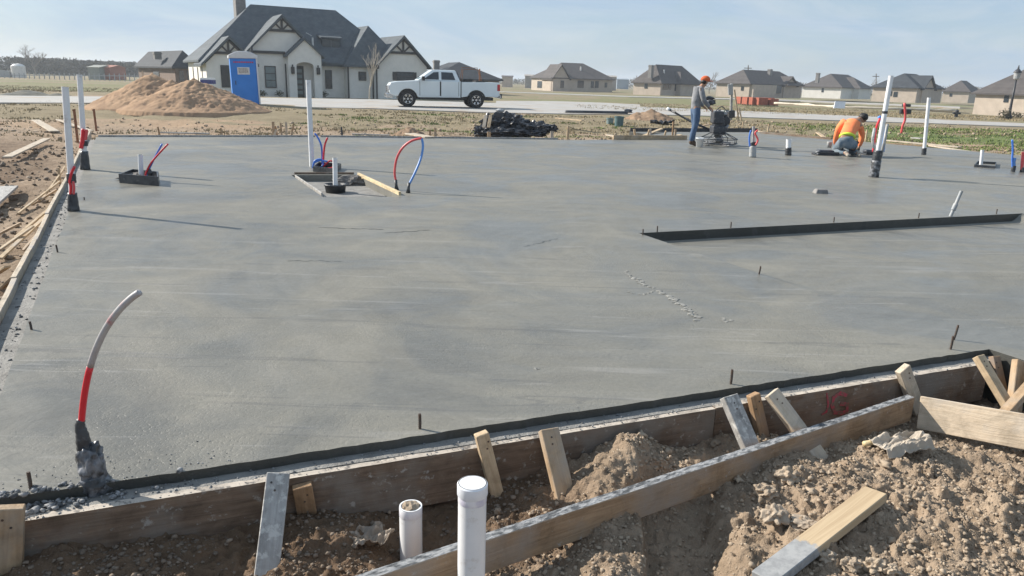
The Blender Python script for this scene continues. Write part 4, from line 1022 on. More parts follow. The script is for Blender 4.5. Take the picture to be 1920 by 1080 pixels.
scrap(1500, 257, 1556, 263, .18, 'broken boards left of the kneeling worker', 'wood_pale'); scrap(1532, 251, 1552, 259, .12, 'short board end tilted left of the kneeling worker', 'wood_fresh', dz=.15, dz2=.05)
scrap(1660, 263, 1800, 276, .22, 'long pale board lying behind the leaning pipe', 'wood_pale', dz=.1)
scrap(1666, 268, 1730, 272, .12, 'narrow board nearest behind the leaning pipe', 'wood_new', dz=.08)
scrap(1700, 277, 1745, 279, .10, 'white lath at the foot of the far right post', 'white_plastic', z=0, dz=.03)
scrap(1745, 272, 1850, 288, .16, 'pale board following the back edge right of the far right post', 'wood_pale', dz=.08)
scrap(1712, 264, 1730, 266, .25, 'small broken board heap behind the far right post', 'wood_grey', dz=.2)
scrap(250, 253, 290, 255, .2, 'white lath behind the back edge at left', 'wood_pale', z=-.05, dz=.12)
scrap(1405, 246, 1432, 250, .12, 'pale board end right of the dark form at the far back', 'wood_fresh', dz=.15)
scrap(1184, 262, 1240, 250, .12, 'pale board lying aslant over the kickers left of the standing worker', z=-.05, dz=.12, dz2=.30)
scrap(1228, 262, 1276, 256, .14, 'short pale board low beside the slab left of the standing worker', z=-.05, dz=.12, dz2=.2)
scrap(1140, 250, 1182, 258, .16, 'broken pale board right of the grey buckets', 'wood_pale', z=-.05, dz=.1)
scrap(1290, 240, 1330, 236, .12, 'tan board behind the legs of the standing worker', 'wood_new', z=-.05, dz=.12)
scrap(1450, 252, 1496, 256, .14, 'tan board lying behind the white pipe stubs', 'wood_new', z=-.05, dz=.1)
scrap(1866, 292, 1905, 297, .14, 'tan board at the slab edge just left of the blue tubes', 'wood_new', z=-.05, dz=.1)
scrap(300, 247, 392, 249, .10, 'grey lath along the back edge in front of the sand pile', 'wood_grey', z=-.1, dz=.08)
scrap(660, 250, 730, 252, .10, 'grey lath along the back edge left of the dirt mound', 'wood_grey', z=-.1, dz=.08)
scrap(836, 254, 884, 257, .12, 'tan board on the ground left of the black tarp', 'wood_new', z=-.1, dz=.1)
# black tarp heap
def heap(name, label, cat, parts_, mt, seed, group=None, amp=.35, freq=2.2):
    mb = MB()
    for k, (px, py, w, h, dd) in enumerate(parts_):
        c = W(px, py, TD+dd); mb.blob(c, (w, max(.25, w*.6), h), seed+k, amp, 4, freq=freq, flat=None)
    o = put(mb, name, mt); return tag(o, label, cat, group)
TD = V(960, 255, -.15).y+.5
heap('black_tarp', 'crumpled heap of black plastic sheeting behind the back edge of the slab', 'tarp',
     [(905, 246, .27, .18, 0), (930, 236, .45, .33, .1), (958, 232, .52, .30, .2), (985, 243, .5, .22, .1), (1003, 240, .35, .18, .2), (1028, 241, .28, .12, .1), (945, 248, .6, .14, -.2), (1000, 250, .4, .10, -.1)], 'mesh_black', 3, amp=.45, freq=3.2)
q = V(913, 243, 0)
for dx, lb, mt in ((0, 'left one of two pale boards leaning on the black tarp', 'wood_pale'), (9, 'right one of two pale boards leaning on the black tarp', 'wood_fresh')):
    board('leaning_board', lb, 'board', W(907+dx, 239, TD-.5), W(911+dx, 216, TD-.2), .10, .03, Vector((1, 0, 0)), mt, 'boards leaning on the tarp')
mb = MB(); q = W(938, 207, TD+.3); mb.blob(q, (.14, .12, .06), 4, .3, 2); tag(put(mb, 'plastic_scrap', 'pvc_grey'), 'grey plastic scrap on top of the black tarp heap', 'plastic scrap')
# two bins
for (x, yb, yt, r_, lb, mt) in ((1160, 239, 218, .19, 'dark grey-green bucket, darker and larger of the pair left of the dirt mound', 'teal'), (1143, 237, 221, .15, 'pale teal bucket, smaller of the pair left of the dirt mound', 'teal_pale')):
    M.setdefault('teal_pale', mat('teal_pale', (.20, .27, .27), (.15, .2, .2), rough=.6))
    q = V(x, yb, -.2); q.z = -.25; t = W(x, yt, q.y); h = t.z-q.z; root = empty('bucket', q, lb, 'bucket', 'buckets behind the slab')
    mb = MB(); mb.lathe([(r_*.85, 0), (r_, h), (r_*1.05, h), (r_*1.05, h-.03), (r_, h-.04)][:2]+[(r_*.92, h), (r_*.8, .05)], q, 24); put(mb, 'bucket_body', mt, parent=root, smooth=True).modifiers.new('es', 'EDGE_SPLIT')
    mb = MB(); mb.lathe([(r_*1.0, h-.05), (r_*1.06, h-.05), (r_*1.06, h-.02), (r_, h-.02)], q, 24); put(mb, 'rim', mt, parent=root)
# dark roll on the dirt mound and roadside pipe
q = V(1178, 213, -.05); mb = MB(); mb.blob(q+UP*.12, (.25, .2, .13), 9, .3, 2); tag(put(mb, 'dark_bag', 'mesh_black'), 'small dark bag at the road edge above the grey buckets', 'bag')
A = V(1060, 212, -.02); B = V(1176, 214, -.02); mb = MB(); mb.tube([A+UP*.06, B+UP*.06], .09, 10); tag(put(mb, 'drain_hose', 'mesh_black', smooth=True), 'long dark hose lying along the near edge of the road', 'hose')
# dark patch / sheet left of worker
crumpled('blue_sheet', 'dark bluish crumpled sheet on the dirt left of the standing worker', 'sheet', V(1240, 236, -.15)+UP*.05, .55, .35, .2, 'mesh_black', 12, n=26)

# utility post with meter box, leaning yellow boards, bricks
q = V(1371, 226, -.05); t = W(1372, 156, q.y); root = empty('utility_post', q, 'grey timber post with a panel near its top behind the trowel machine', 'utility post')
mb = MB(); mb.bar(q-UP*.2, t, .11, .10, side=(1, 0, 0)); put(mb, 'post', 'wood_grey', parent=root, bev=.01)
mb = MB(); a = W(1369, 158, q.y-.1); b_ = W(1370, 178, q.y-.1); mb.bar(b_, a, .22, .10, side=(1, 0, 0)); put(mb, 'meter_panel', 'pvc_grey', parent=root, bev=.01)
mb = MB(); mb.bar(W(1371, 221, q.y), W(1371, 207, q.y), .30, .25, side=(1, 0, 0)); put(mb, 'junction_box', 'dark_plastic', parent=root, bev=.02)
mb = MB(); mb.bar(W(1362, 220, q.y+.5), W(1362, 206, q.y+.5), .20, .2, side=(1, 0, 0)); M['dark_green'] = mat('dark_green', (.05, .08, .07), rough=.6); tag(put(mb, 'cabinet', 'dark_green', bev=.02), 'small dark green cabinet left of the timber post foot', 'cabinet')
for (x0, y0, x1, y1, lb) in ((1385, 226, 1377, 168, 'long yellow board propped on the timber post'), (1380, 224, 1388, 205, 'short yellow board crossing the long one, to its left'), (1391, 228, 1386, 203, 'short yellow board at the right of the propped group')):
    A = V(x0, y0, -.05); board('leaning_board', lb, 'board', A, W(x1, y1, A.y+.15), .07, .035, Vector((1, 0, 0)), 'wood_fresh', 'yellow boards propped on the timber post')
bp = None
for k, (x, y, s) in enumerate(((1392, 190, 1.0), (1404, 191, 1.0), (1414, 191.5, 1.0), (1426, 192, 1.0), (1438, 192, 1.0), (1447, 192.5, .9))):
    q = V(x, y, -.12)
    if bp is None:
        bp = empty('brick_cube', (0, 0, 0), 'x', 'bricks'); mb = MB(); R3 = random.Random(2)
        for zz in range(8):
            for xx in range(4):
                for yy in range(3):
                    mb.box(-.60+xx*.3+R3.uniform(0, .012), -.60+xx*.3+.288, -.5+yy*.33, -.5+yy*.33+.32, .11+zz*.105, .11+zz*.105+.098)
        put(mb, 'bricks', 'brick_red', parent=bp)
        mb = MB(); [mb.box(-.6, .6, yy, yy+.1, 0, .10) for yy in (-.5, -.05, .4)]; put(mb, 'pallet', 'wood_orange', parent=bp); cur = bp
    else:
        cur = bp.copy(); COL.objects.link(cur); WM[cur.name] = Matrix.Identity(4)
        for ch in list(bp.children): c2 = ch.copy(); COL.objects.link(c2); c2.parent = cur
    cur.matrix_basis = Matrix.Translation(Vector((q.x, q.y, -.12-.35)) if q.y > 60 else q) @ Matrix.Rotation(.3, 4, 'Z') @ Matrix.Diagonal((s*1.0, 1, s*.92, 1))
    tag(cur, ['leftmost cube of red bricks behind the propped yellow boards', 'second brick cube from the left beyond the road', 'third brick cube from the left beyond the road', 'fourth brick cube from the left beyond the road', 'fifth brick cube from the left beyond the road', 'rightmost cube of red bricks beyond the road'][k], 'bricks', 'cubes of red bricks beyond the road')

# ------------------------------------------------------------------ far right street things
q = V(1890, 226, -.1); t = W(1903, 150, q.y); t.x = q.x+.12; root = empty('street_lamp', q, 'black street lamp with lantern head by the road at far right', 'street lamp')
h = t.z-q.z; mb = MB(); mb.lathe([(.20, 0), (.20, .25), (.12, .35), (.085, .6), (.07, h*.55), (.055, h)], q, 16); put(mb, 'lamp_post', 'dark_plastic', parent=root, smooth=True)
tt = q+Vector((0, 0, h)); mb = MB(); mb.lathe([(.07, 0), (.16, .08), (.20, .42), (.17, .44)], tt, 12); put(mb, 'lantern', 'pvc_grey', parent=root)
mb = MB(); mb.lathe([(.24, .44), (.20, .52), (.06, .68), (.03, .85), (.01, .9)], tt, 12); put(mb, 'lamp_cap', 'dark_plastic', parent=root)
# hydrants
def hydrant(px, py, pt, label):
    q = V(px, py, -.12); h = W(px, pt, q.y).z-q.z; root = empty('fire_hydrant', q, label, 'fire hydrant')
    mb = MB(); mb.lathe([(.16, 0), (.16, .05), (.11, .06), (.10, h*.75), (.13, h*.77), (.12, h*.86), (.04, h*.97), (.04, h)], q, 14); put(mb, 'barrel', 'dark_plastic', parent=root)
    mb = MB(); mb.tube([q+Vector((-.24, 0, h*.58)), q+Vector((.24, 0, h*.58))], .07, 10); put(mb, 'nozzles', 'dark_plastic', parent=root)
    return root
hydrant(1792, 222, 205, 'dark fire hydrant on the verge between far right post and street lamp')
# red marker with dark board and flag
q = V(1690, 250, -.1); t = W(1696, 193, q.y); root = empty('marker_post', q, 'red leaning marker post with dark boxes fixed near its top, right of the leaning pipe', 'marker post')
mb = MB(); mb.tube(spline([q, q.lerp(t, .25)+Vector((.02, 0, 0)), q.lerp(t, .5)+Vector((.09, 0, 0)), t], 4), .045, 8); put(mb, 'post', 'pex_pale_red', parent=root, smooth=True)
mb = MB(); a = W(1702, 198, q.y); mb.box(a.x-.14, a.x+.16, a.y+.05, a.y+.2, a.z-.05, a.z+.06); a = W(1701, 209, q.y); mb.box(a.x-.22, a.x+.2, a.y+.05, a.y+.2, a.z-.10, a.z+.08); put(mb, 'dark_box', 'dark_plastic', parent=root, bev=.02)
# white panel on the silt sock
q = V(1573, 203, -.15); mb = MB(); mb.hexa([q+Vector((-.55, -.2, 0)), q+Vector((.45, -.2, 0)), q+Vector((.5, .1, 0)), q+Vector((-.5, .1, 0)), q+Vector((-.40, .05, .62)), q+Vector((.55, .05, .62)), q+Vector((.55, .1, .62)), q+Vector((-.40, .1, .62))])
tag(put(mb, 'white_panel', 'white_plastic'), 'small white panel tilted on the verge beyond the kneeling worker', 'panel')
M['sock'] = mat('sock', (.62, .56, .46), (.50, .44, .35), scale=3, rough=.9, bmp=.6, bscale=5)
pts = [V(x, y, -.15) for x, y in ((1452, 194.5), (1500, 197), (1560, 201), (1620, 203.5), (1680, 205.5), (1740, 207), (1790, 208.5))]
mb = MB(); mb.tube([p+UP*(.07+.02*math.sin(i*2.9)) for i, p in enumerate(spline(pts, 4))], [.11+.035*math.sin(i*1.7)+.02*math.sin(i*4.1) for i in range(25)], 10); tag(put(mb, 'silt_sock', 'sock', smooth=True), 'long pale erosion sock lying beyond the road at right', 'erosion sock')
# shrubs and rocks by the lamp
def leafclump(c, r, n, seed, size=.05):
    R4 = random.Random(seed); mb = MB()
    for i in range(n):
        a = R4.uniform(0, 2*PI); u = R4.uniform(-1, 1); k = R4.random()**.5; s2 = math.sqrt(1-u*u)
        p = Vector(c)+Vector((math.cos(a)*s2*r[0]*k, math.sin(a)*s2*r[1]*k, (u*k*.5+.5)*r[2]))
        d1 = Vector((R4.gauss(0, 1), R4.gauss(0, 1), R4.gauss(0, 1))).normalized()*size*R4.uniform(.6, 1.5); d2 = Vector((R4.gauss(0, 1), R4.gauss(0, 1), R4.gauss(0, 1))).normalized()*size*.6
        mb.add([p-d1*.5, p+d2*.5, p+d1*.5, p-d2*.5], [(0, 1, 2, 3)])
    return mb
M['shrub'] = mat('shrub', (.10, .085, .06), (.06, .07, .04), scale=2, rough=.9)
q = V(1884, 226, -.1); tag(put(leafclump(q, (.5, .4, .75), 260, 4, .12), 'shrub', 'shrub'), 'dark bare shrub at the foot of the street lamp', 'shrub')
q = V(1906, 224, -.1); tag(put(leafclump(q, (.5, .4, .5), 200, 5, .12), 'shrub', 'shrub'), 'low dark shrub just right of the street lamp', 'shrub')

# grass tufts beyond the slab
def tufts(name, n, box, mask, hgt, mt, label, seed):
    r_ = np.random.default_rng(seed); x = r_.uniform(box[0], box[1], n); y = box[2]+(box[3]-box[2])*r_.uniform(0, 1, n)**1.3
    k = mask(x, y, r_); x, y = x[k], y[k]; n = len(x); z = gheight(x, y)
    B = 5; a = r_.uniform(0, PI, (n, B)); ox = r_.normal(0, .07, (n, B)); oy = r_.normal(0, .05, (n, B)); h = hgt*r_.uniform(.4, 1.3, (n, B)); w = .022+.02*r_.random((n, B))
    lx = r_.normal(0, .35, (n, B))*h; ly = r_.normal(0, .35, (n, B))*h
    bx = x[:, None]+ox; by = y[:, None]+oy; bz = np.repeat(z[:, None], B, 1)-.02
    p0 = np.stack([bx-np.cos(a)*w, by-np.sin(a)*w, bz], -1); p1 = np.stack([bx+np.cos(a)*w, by+np.sin(a)*w, bz], -1); p2 = np.stack([bx+lx, by+ly, bz+h], -1)
    V_ = np.stack([p0, p1, p2], 2).reshape(-1, 3); F_ = np.arange(len(V_), dtype=np.int32)
    me = bpy.data.meshes.new(name); me.vertices.add(len(V_)); me.vertices.foreach_set('co', V_.astype(np.float32).ravel())
    me.loops.add(len(F_)); me.polygons.add(len(F_)//3); me.loops.foreach_set('vertex_index', F_); me.polygons.foreach_set('loop_start', np.arange(0, len(F_), 3, dtype=np.int32)); me.update(calc_edges=True)
    me.materials.append(M[mt]); o = bpy.data.objects.new(name, me); COL.objects.link(o); WM[o.name] = Matrix.Identity(4); tag(o, label, 'grass', kind='stuff')
M['dry_blade'] = mat('dry_blade', (.36, .30, .19), (.25, .20, .125), scale=1.2, rough=.9, kind='World', spec=.1)
M['green_blade'] = mat('green_blade', (.20, .25, .09), (.14, .18, .065), scale=1.2, rough=.9, kind='World', spec=.1)
back = lambda x: np.interp(x, [-16, -9.6, 3.4, 3.5, 9, 13, 30], [14, 17.8, 22.6, 25.5, 27.8, 21, 19])
tufts('dry_grass', 16000, (-22, 34, 19, 36), lambda x, y, r_: (y > back(x)+1.2) & (fbm(x*.35, y*.8, 3, 97)+r_.uniform(-.12, .12, len(x)) > .5) & (((x+11.5)/4.6)**2+((y-28)/4.2)**2 > 1), .075, 'dry_blade', 'dry straw-coloured grass tufts between slab and road', 3)
tufts('green_grass', 16000, (-8, 34, 22, 35), lambda x, y, r_: (y > back(x)+3) & ((x > 11)*(fbm(x*.3, y*.6, 3, 3) > .35) | (fbm(x*.5, y*1.1, 4, 97)+r_.uniform(-.05, .05, len(x)) > .64)), .07, 'green_blade', 'green grass patches between slab and road', 4)
tufts('dry_grass', 14000, (-60, 50, 46, 85), lambda x, y, r_: (y > 0) & ((x > 12) | (x < -30) | (y < 60)) & (y > 46+0*x) & ~((x > -30) & (x < 4) & (y < 64)), .11, 'dry_blade', 'dry grass in the field beyond the road', 5)

M['pole_wood'] = mat('pole_wood', (.16, .13, .10), rough=.9)
for (px, yb, yt, D_, lb) in ((1403, 166, 122, 210, 'thin utility pole rising behind the long house near the timber post'), (1643, 172, 138, 230, 'thin utility pole beside the leaning white pipe'), (1194, 166, 142, 260, 'thin utility pole left of the chimneyed far house'), (1734, 176, 142, 240, 'thin utility pole behind the far right white post')):
    q = W(px, yb, D_); t = W(px, yt, D_); root = empty('utility_pole', q, lb, 'utility pole', 'utility poles among the far houses')
    mb = MB(); mb.tube([q-UP*1, t], .13, 8); put(mb, 'pole', 'pole_wood', parent=root); mb = MB(); mb.box(t.x-1, t.x+1, t.y-.08, t.y+.08, t.z-.9, t.z-.7); put(mb, 'crossarm', 'pole_wood', parent=root)
# ------------------------------------------------------------------ portable toilet
M['toilet_blue'] = mat('toilet_blue', (.015, .19, .62), (.025, .22, .68), rough=.45, scale=2)
M['toilet_white'] = mat('toilet_white', (.66, .68, .70), (.60, .62, .64), rough=.5)
M['sign_white'] = mat('sign_white', (.70, .70, .68), rough=.6)
M['ink'] = mat('ink', (.25, .22, .20), rough=.7)
M['glass_dark'] = mat('glass_dark', (.018, .026, .034), (.035, .045, .055), rough=.10, spec=.5)
M['tyre'] = mat('tyre', (.018, .018, .02), rough=.8)
q = V(462, 197, .0); q.z = -.04
T = Matrix.Translation(q) @ Matrix.Rotation(math.radians(22), 4, 'Z') @ Matrix.Rotation(math.radians(-1.0), 4, 'Y')
root = empty('portable_toilet', q, 'blue portable toilet with a white domed roof leaning beside the sand pile', 'portable toilet', M4=T)
mb = MB(); w = .60; H_ = 2.2
mb.box(-w, w, -w, w, .1, H_); [mb.box(-w*.9+k*.12, -w*.9+k*.12+.05, w, w+.015, .2, H_-.1) for k in range(9)]; [mb.box(w, w+.015, -w*.9+k*.14, -w*.9+k*.14+.06, .2, H_-.1) for k in range(8)]
put(mb, 'body', 'toilet_blue', parent=root, local=True, bev=.02)
mb = MB(); mb.box(-w-.03, w+.03, -w-.03, w+.03, 0, .1); put(mb, 'skid', 'dark_plastic', parent=root, local=True)
mb = MB(); [mb.box(sx*w-.035, sx*w+.035, sy*w-.035, sy*w+.035, .1, H_+.02) for sx in (1,) for sy in (-1, 1)]; put(mb, 'corner_post', 'toilet_white', parent=root, local=True)
mb = MB(); prof = [(-w-.06, H_), (-w-.05, H_+.14), (-w*.7, H_+.26), (-w*.3, H_+.33), (w*.3, H_+.33), (w*.7, H_+.26), (w+.05, H_+.14), (w+.06, H_)]
mb.prism([(x, -w-.05, z) for x, z in prof], (0, 2*w+.1, 0)); put(mb, 'roof', 'toilet_white', parent=root, local=True, bev=.03, bseg=2)
mb = MB(); mb.box(-w*.88, w*.88, -w-.022, -w-.001, .16, H_-.12); d_ = put(mb, 'door', 'toilet_blue', parent=root, local=True, bev=.01)
mb = MB(); mb.box(-w*.72, -w*.72+.03, -w-.05, -w-.02, 1.0, 1.18); put(mb, 'handle', 'dark_plastic', parent=d_, local=True)
mb = MB(); mb.box(-.30, .25, -w-.028, -w-.0235, 1.47, 1.80); s_ = put(mb, 'sign', 'sign_white', parent=root, local=True)
mb = MB(); R5 = random.Random(3)
for r_ in range(4):
    x = -.24
    while x < .16:
        l = R5.uniform(.03, .07); mb.box(x, x+l, -w-.031, -w-.0285, 1.54+r_*.058, 1.575+r_*.058); x += l+.018
put(mb, 'sign_lettering', 'ink', parent=s_, local=True)
mb = MB(); x = -.45
while x < .38:
    l = R5.uniform(.04, .09); mb.box(x, x+l, -w-.026, -w-.0225, 2.0, 2.06); x += l+.02
put(mb, 'red_lettering', 'red_paint', parent=root, local=True)
mb = MB(); mb.tube([(w*.8, w*.7, H_*.5), (w*.8, w*.7, H_+.55)], .05, 8); put(mb, 'vent_pipe', 'dark_plastic', parent=root, local=True)

# ------------------------------------------------------------------ pickup truck
M['truck_white'] = mat('truck_white', (.70, .76, .78), (.66, .72, .74), rough=.22, spec=.6, scale=1)
M['chrome'] = mat('chrome', (.65, .66, .68), (.5, .51, .52), rough=.22, metal=.9)
M['tail_red'] = mat('tail_red', (.5, .02, .03), rough=.3)
M['lamp_glass'] = mat('lamp_glass', (.6, .62, .65), (.4, .42, .45), rough=.15)
M['black_trim'] = mat('black_trim', (.02, .02, .022), rough=.5)
P1 = V(765, 200.5, 0.0); P2 = V(893, 203, 0.0); dv = (P2-P1); sc = dv.length/3.65; ang = math.atan2(dv.y, dv.x)
T = Matrix.Translation(Vector((P1.x, P1.y, 0.0))) @ Matrix.Rotation(ang, 4, 'Z') @ Matrix.Scale(sc, 4) @ Matrix.Translation((-.98, 1.0, 0))
tr = empty('pickup_truck', P1, 'white crew-cab pickup truck with big dark wheels parked on the road before the house', 'pickup truck', M4=T)
def tput(mb, n, m_, parent=tr, **k): return put(mb, n, m_, parent=parent, local=True, **k)
def arch(cx, r, z0, n=9):
    a0 = math.asin(min(1, (z0-.42)/r)); return [(cx+r*math.cos(PI-a0-(PI-2*a0)*i/n), .42+r*math.sin(PI-a0-(PI-2*a0)*i/n)) for i in range(n+1)]
# front clip + cab lower
def side(poly, y0, y1): return [(x, y0, z) for x, z in poly]
b1 = [(.10, .62), (.02, .75), (.02, 1.08), (.10, 1.22), (.45, 1.285), (1.50, 1.36), (3.78, 1.38), (3.78, .52), (1.55, .50)]+list(reversed(arch(.98, .52, .55)))+[(.35, .55)]
mb = MB(); mb.prism(side(b1, -1.0, 1.0), (0, 2.0, 0)); tput(mb, 'body', 'truck_white', bev=.035, bseg=2)
b2 = [(3.82, .55), (3.82, 1.34), (5.86, 1.36), (5.90, .70), (5.80, .60)]+list(reversed(arch(4.63, .52, .60)))
mb = MB()
for y in (-1.0, .90): mb.prism([(x, y, z) for x, z in b2], (0, .10, 0))
mb.box(3.82, 3.92, -.9, .9, .6, 1.33); mb.box(3.9, 5.82, -.9, .9, .62, .74); tput(mb, 'bed', 'truck_white', bev=.02, bseg=2)
mb = MB(); mb.box(5.80, 5.90, -.88, .88, .72, 1.355); tput(mb, 'tailgate', 'truck_white', bev=.02)
# greenhouse
def gh(x0, x1, x2, x3, zb, zt, yb, yt):
    return [(x0, -yb, zb), (x3, -yb, zb), (x3, yb, zb), (x0, yb, zb), (x1, -yt, zt), (x2, -yt, zt), (x2, yt, zt), (x1, yt, zt)]
mb = MB(); mb.hexa(gh(1.48, 2.28, 3.52, 3.76, 1.37, 1.93, .93, .74)); tput(mb, 'cab', 'truck_white', bev=.06, bseg=3)
def sidept(x, z, s, e=.006):                # point on the inclined glass plane
    k = (z-1.37)/.56; return (x, s*(.93-(.19)*k+e), z)
for s in (-1, 1):
    for name_, poly in (('window', [(1.80, 1.43), (2.36, 1.80), (2.62, 1.82), (2.62, 1.43)]), ('window', [(2.76, 1.43), (2.76, 1.82), (3.36, 1.80), (3.50, 1.43)])):
        mb = MB(); P = [sidept(x, z, s) for x, z in poly]; mb.prism(P, (0, -s*.03, 0)); tput(mb, name_, 'glass_dark')
def fr(x0, x1, zb, zt, yb, yt, dx):
    return [(x0-dx, -yb, zb), (x0-dx, yb, zb), (x1-dx, yt, zt), (x1-dx, -yt, zt)]
mb = MB(); P = fr(1.58, 2.24, 1.43, 1.89, .82, .68, .015); mb.prism(P, (.03, 0, 0)); M['windshield'] = mat('windshield', (.16, .24, .27), (.20, .28, .31), rough=.1, spec=.7); tput(mb, 'windshield', 'windshield')
mb = MB(); mb.prism([(3.745, -.78, 1.45), (3.745, .78, 1.45), (3.60, .66, 1.85), (3.60, -.66, 1.85)], (.02, 0, 0)); tput(mb, 'rear_window', 'glass_dark')
# doors: shut lines and handles
for x0, x1, lb in ((1.62, 2.66, None), (2.74, 3.66, None)):
    mb = MB(); mb.box(x0, x1, -1.012, -1.0005, .60, 1.34); d_ = tput(mb, 'door', 'truck_white', bev=.004)
    mb = MB(); mb.box(x1-.20, x1-.05, -1.035, -1.012, 1.16, 1.20); tput(mb, 'handle', 'truck_white', parent=d_)
for x0, x1 in ((2.665, 2.735), (1.60, 1.618), (3.662, 3.68)): mb = MB(); mb.box(x0, x1, -1.007, -1.0, .60, 1.34); tput(mb, 'door_seam', 'black_trim')
mb = MB(); mb.box(3.782, 3.818, -.995, .995, .56, 1.32); tput(mb, 'bed_gap', 'black_trim')
for s in (-1, 1):
    mb = MB(); mb.box(1.70, 1.86, s*1.02-.0 if s > 0 else -1.22, 1.22 if s > 0 else -1.02, 1.36, 1.58); tput(mb, 'mirror', 'black_trim', bev=.02)
# front end
mb = MB(); mb.box(-.06, .02, -.62, .62, .70, 1.06); tput(mb, 'grille', 'chrome', bev=.01)
for z in (.76, .88, .98):
    pass
mb = MB(); [mb.box(-.066, -.061, -.56, .56, z, z+.06) for z in (.75, .86, .97)]; tput(mb, 'grille_opening', 'black_trim')
for s in (-1, 1):
    mb = MB(); y0, y1 = (s*.64, s*.99); mb.box(-.03, .22, min(y0, y1), max(y0, y1)+.0, .86, 1.08); mb.v = [Vector((v.x, v.y*1.006, v.z)) for v in mb.v]; tput(mb, 'headlight', 'lamp_glass', bev=.02)
mb = MB(); mb.box(-.14, .20, -.99, .99, .46, .68); tput(mb, 'bumper', 'chrome', bev=.04, bseg=2)
for s in (-1, 1):
    mb = MB(); mb.box(-.146, -.141, s*.72-.08, s*.72+.08, .52, .62); tput(mb, 'fog_lamp', 'black_trim')
mb = MB(); mb.box(5.90, 6.04, -.98, .98, .52, .70); tput(mb, 'bumper', 'chrome', bev=.03)
mb = MB(); mb.box(5.98, 6.02, -1.0, -.7, .55, .78); tput(mb, 'step_pad', 'black_trim')
for s in (-1, 1):
    mb = MB(); y0, y1 = s*.86, s*1.012; mb.box(5.76, 5.915, min(y0, y1), max(y0, y1), .92, 1.26); tput(mb, 'tail_light', 'tail_red', bev=.01)
mb = MB(); mb.box(.5, 5.6, -.7, .7, .40, .56); mb.box(1.6, 3.7, -.96, -.88, .40, .47); tput(mb, 'chassis', 'black_trim')
for cx in (.98, 4.63): mb = MB(); mb.box(cx-.5, cx+.5, -.9, .9, .55, .90); tput(mb, 'wheel_well', 'black_trim')
for cx in (.98, 4.63):
    for s in (-1, 1):
        R90 = Matrix.Translation((cx, s*.87, .42)) @ Matrix.Rotation(s*-PI/2, 4, 'X')
        mb = MB(); mb.lathe([(.25, -.13), (.40, -.13), (.42, -.10), (.42, .10), (.40, .13), (.25, .13)], seg=28, M4=Matrix.Translation((cx, s*.87, .42)) @ Matrix.Rotation(-s*PI/2, 4, 'X')); ty = tput(mb, 'wheel', 'tyre')
        mb = MB(); mm = Matrix.Translation((cx, s*.87, .42)) @ Matrix.Rotation(-s*PI/2, 4, 'X')
        mb.lathe([(.24, .0), (.25, .135), (.235, .135), (.215, .05)], seg=24, M4=mm)
        for k in range(6):
            a = 2*PI*k/6; p = mm @ Vector((.03*math.cos(a), .03*math.sin(a), .11)); q2 = mm @ Vector((.23*math.cos(a), .23*math.sin(a), .12)); mb.bar(p, q2, .075, .03, side=(mm.to_3x3() @ Vector((-math.sin(a), math.cos(a), 0))))
        mb.lathe([(.06, .05), (.06, .135)], seg=12, M4=mm); tput(mb, 'rim', 'chrome', parent=ty)
# load in the bed
mb = MB(); mb.box(4.0, 4.5, -.5, .5, .76, 1.5); mb.box(4.7, 5.2, -.4, .3, .76, 1.42); tag(put(MB().add([T @ v for v in mb.v], mb.f), 'toolbox', 'black_trim', bev=.02), 'dark tool boxes standing in the bed of the white truck', 'toolbox')
P_ = [T @ Vector(p) for p in ((3.95, -.3, 1.4), (4.0, -.3, 1.98), (4.4, -.25, 2.02), (4.9, -.28, 1.98), (5.05, -.3, 1.35))]
mb = MB(); mb.tube(P_, .018, 6); P_ = [T @ Vector((p[0], .4, p[2])) for p in ((3.95, 0, 1.4), (4.05, 0, 2.1), (4.9, 0, 2.1), (5.1, 0, 1.4))]; mb.tube(P_, .018, 6); P_ = [T @ Vector(p) for p in ((4.9, -.35, .8), (4.9, -.35, 2.05))]; mb.tube(P_, .035, 6)
tag(put(mb, 'ladder_rack', 'rust'), 'rusty tube rack rising from the bed of the white truck', 'rack')

# ------------------------------------------------------------------ house parts
M['wall_white'] = mat('wall_white', (.74, .72, .67), (.68, .665, .62), scale=2, rough=.85, bmp=.25, bscale=30)
M['wall_tan'] = mat('wall_tan', (.47, .40, .33), (.40, .34, .28), scale=1.2, rough=.9, bmp=.2)
M['wall_brick'] = mat('wall_brick', (.21, .15, .12), (.16, .115, .09), scale=2, rough=.9)
M['wall_grey'] = mat('wall_grey', (.33, .31, .28), (.28, .26, .24), scale=2, rough=.9)
M['wall_lite'] = mat('wall_lite', (.70, .68, .64), (.64, .62, .58), scale=1, rough=.9)
def shingle(name, a, b_):
    m, nt, bs = _nt(name); v = coords(nt, (1, 1, 1))
    c = ramp(nt, noise(nt, v, 1.3, 6, .6), [(.3, a), (.7, b_)])
    br = nt.nodes.new('ShaderNodeTexBrick'); br.inputs['Scale'].default_value = 2.2; br.inputs['Color1'].default_value = (1, 1, 1, 1); br.inputs['Color2'].default_value = (.72, .72, .74, 1); br.inputs['Mortar'].default_value = (.55, .55, .55, 1); br.inputs['Mortar Size'].default_value = .03
    mp = nt.nodes.new('ShaderNodeMapping'); mp.inputs['Rotation'].default_value = (PI/2, 0, 0); nt.links.new(v, mp.inputs[0]); nt.links.new(mp.outputs[0], br.inputs[0])
    nt.links.new(mixc(nt, .8, c, br.outputs[0], 'MULTIPLY'), bs.inputs['Base Color']); bs.inputs['Roughness'].default_value = .85; bs.inputs['Specular IOR Level'].default_value = .3
    bump(nt, bs, noise(nt, v, 12, 4), .4, .03); return m
M['roof_slate'] = shingle('roof_slate', (.085, .105, .12), (.13, .15, .165))
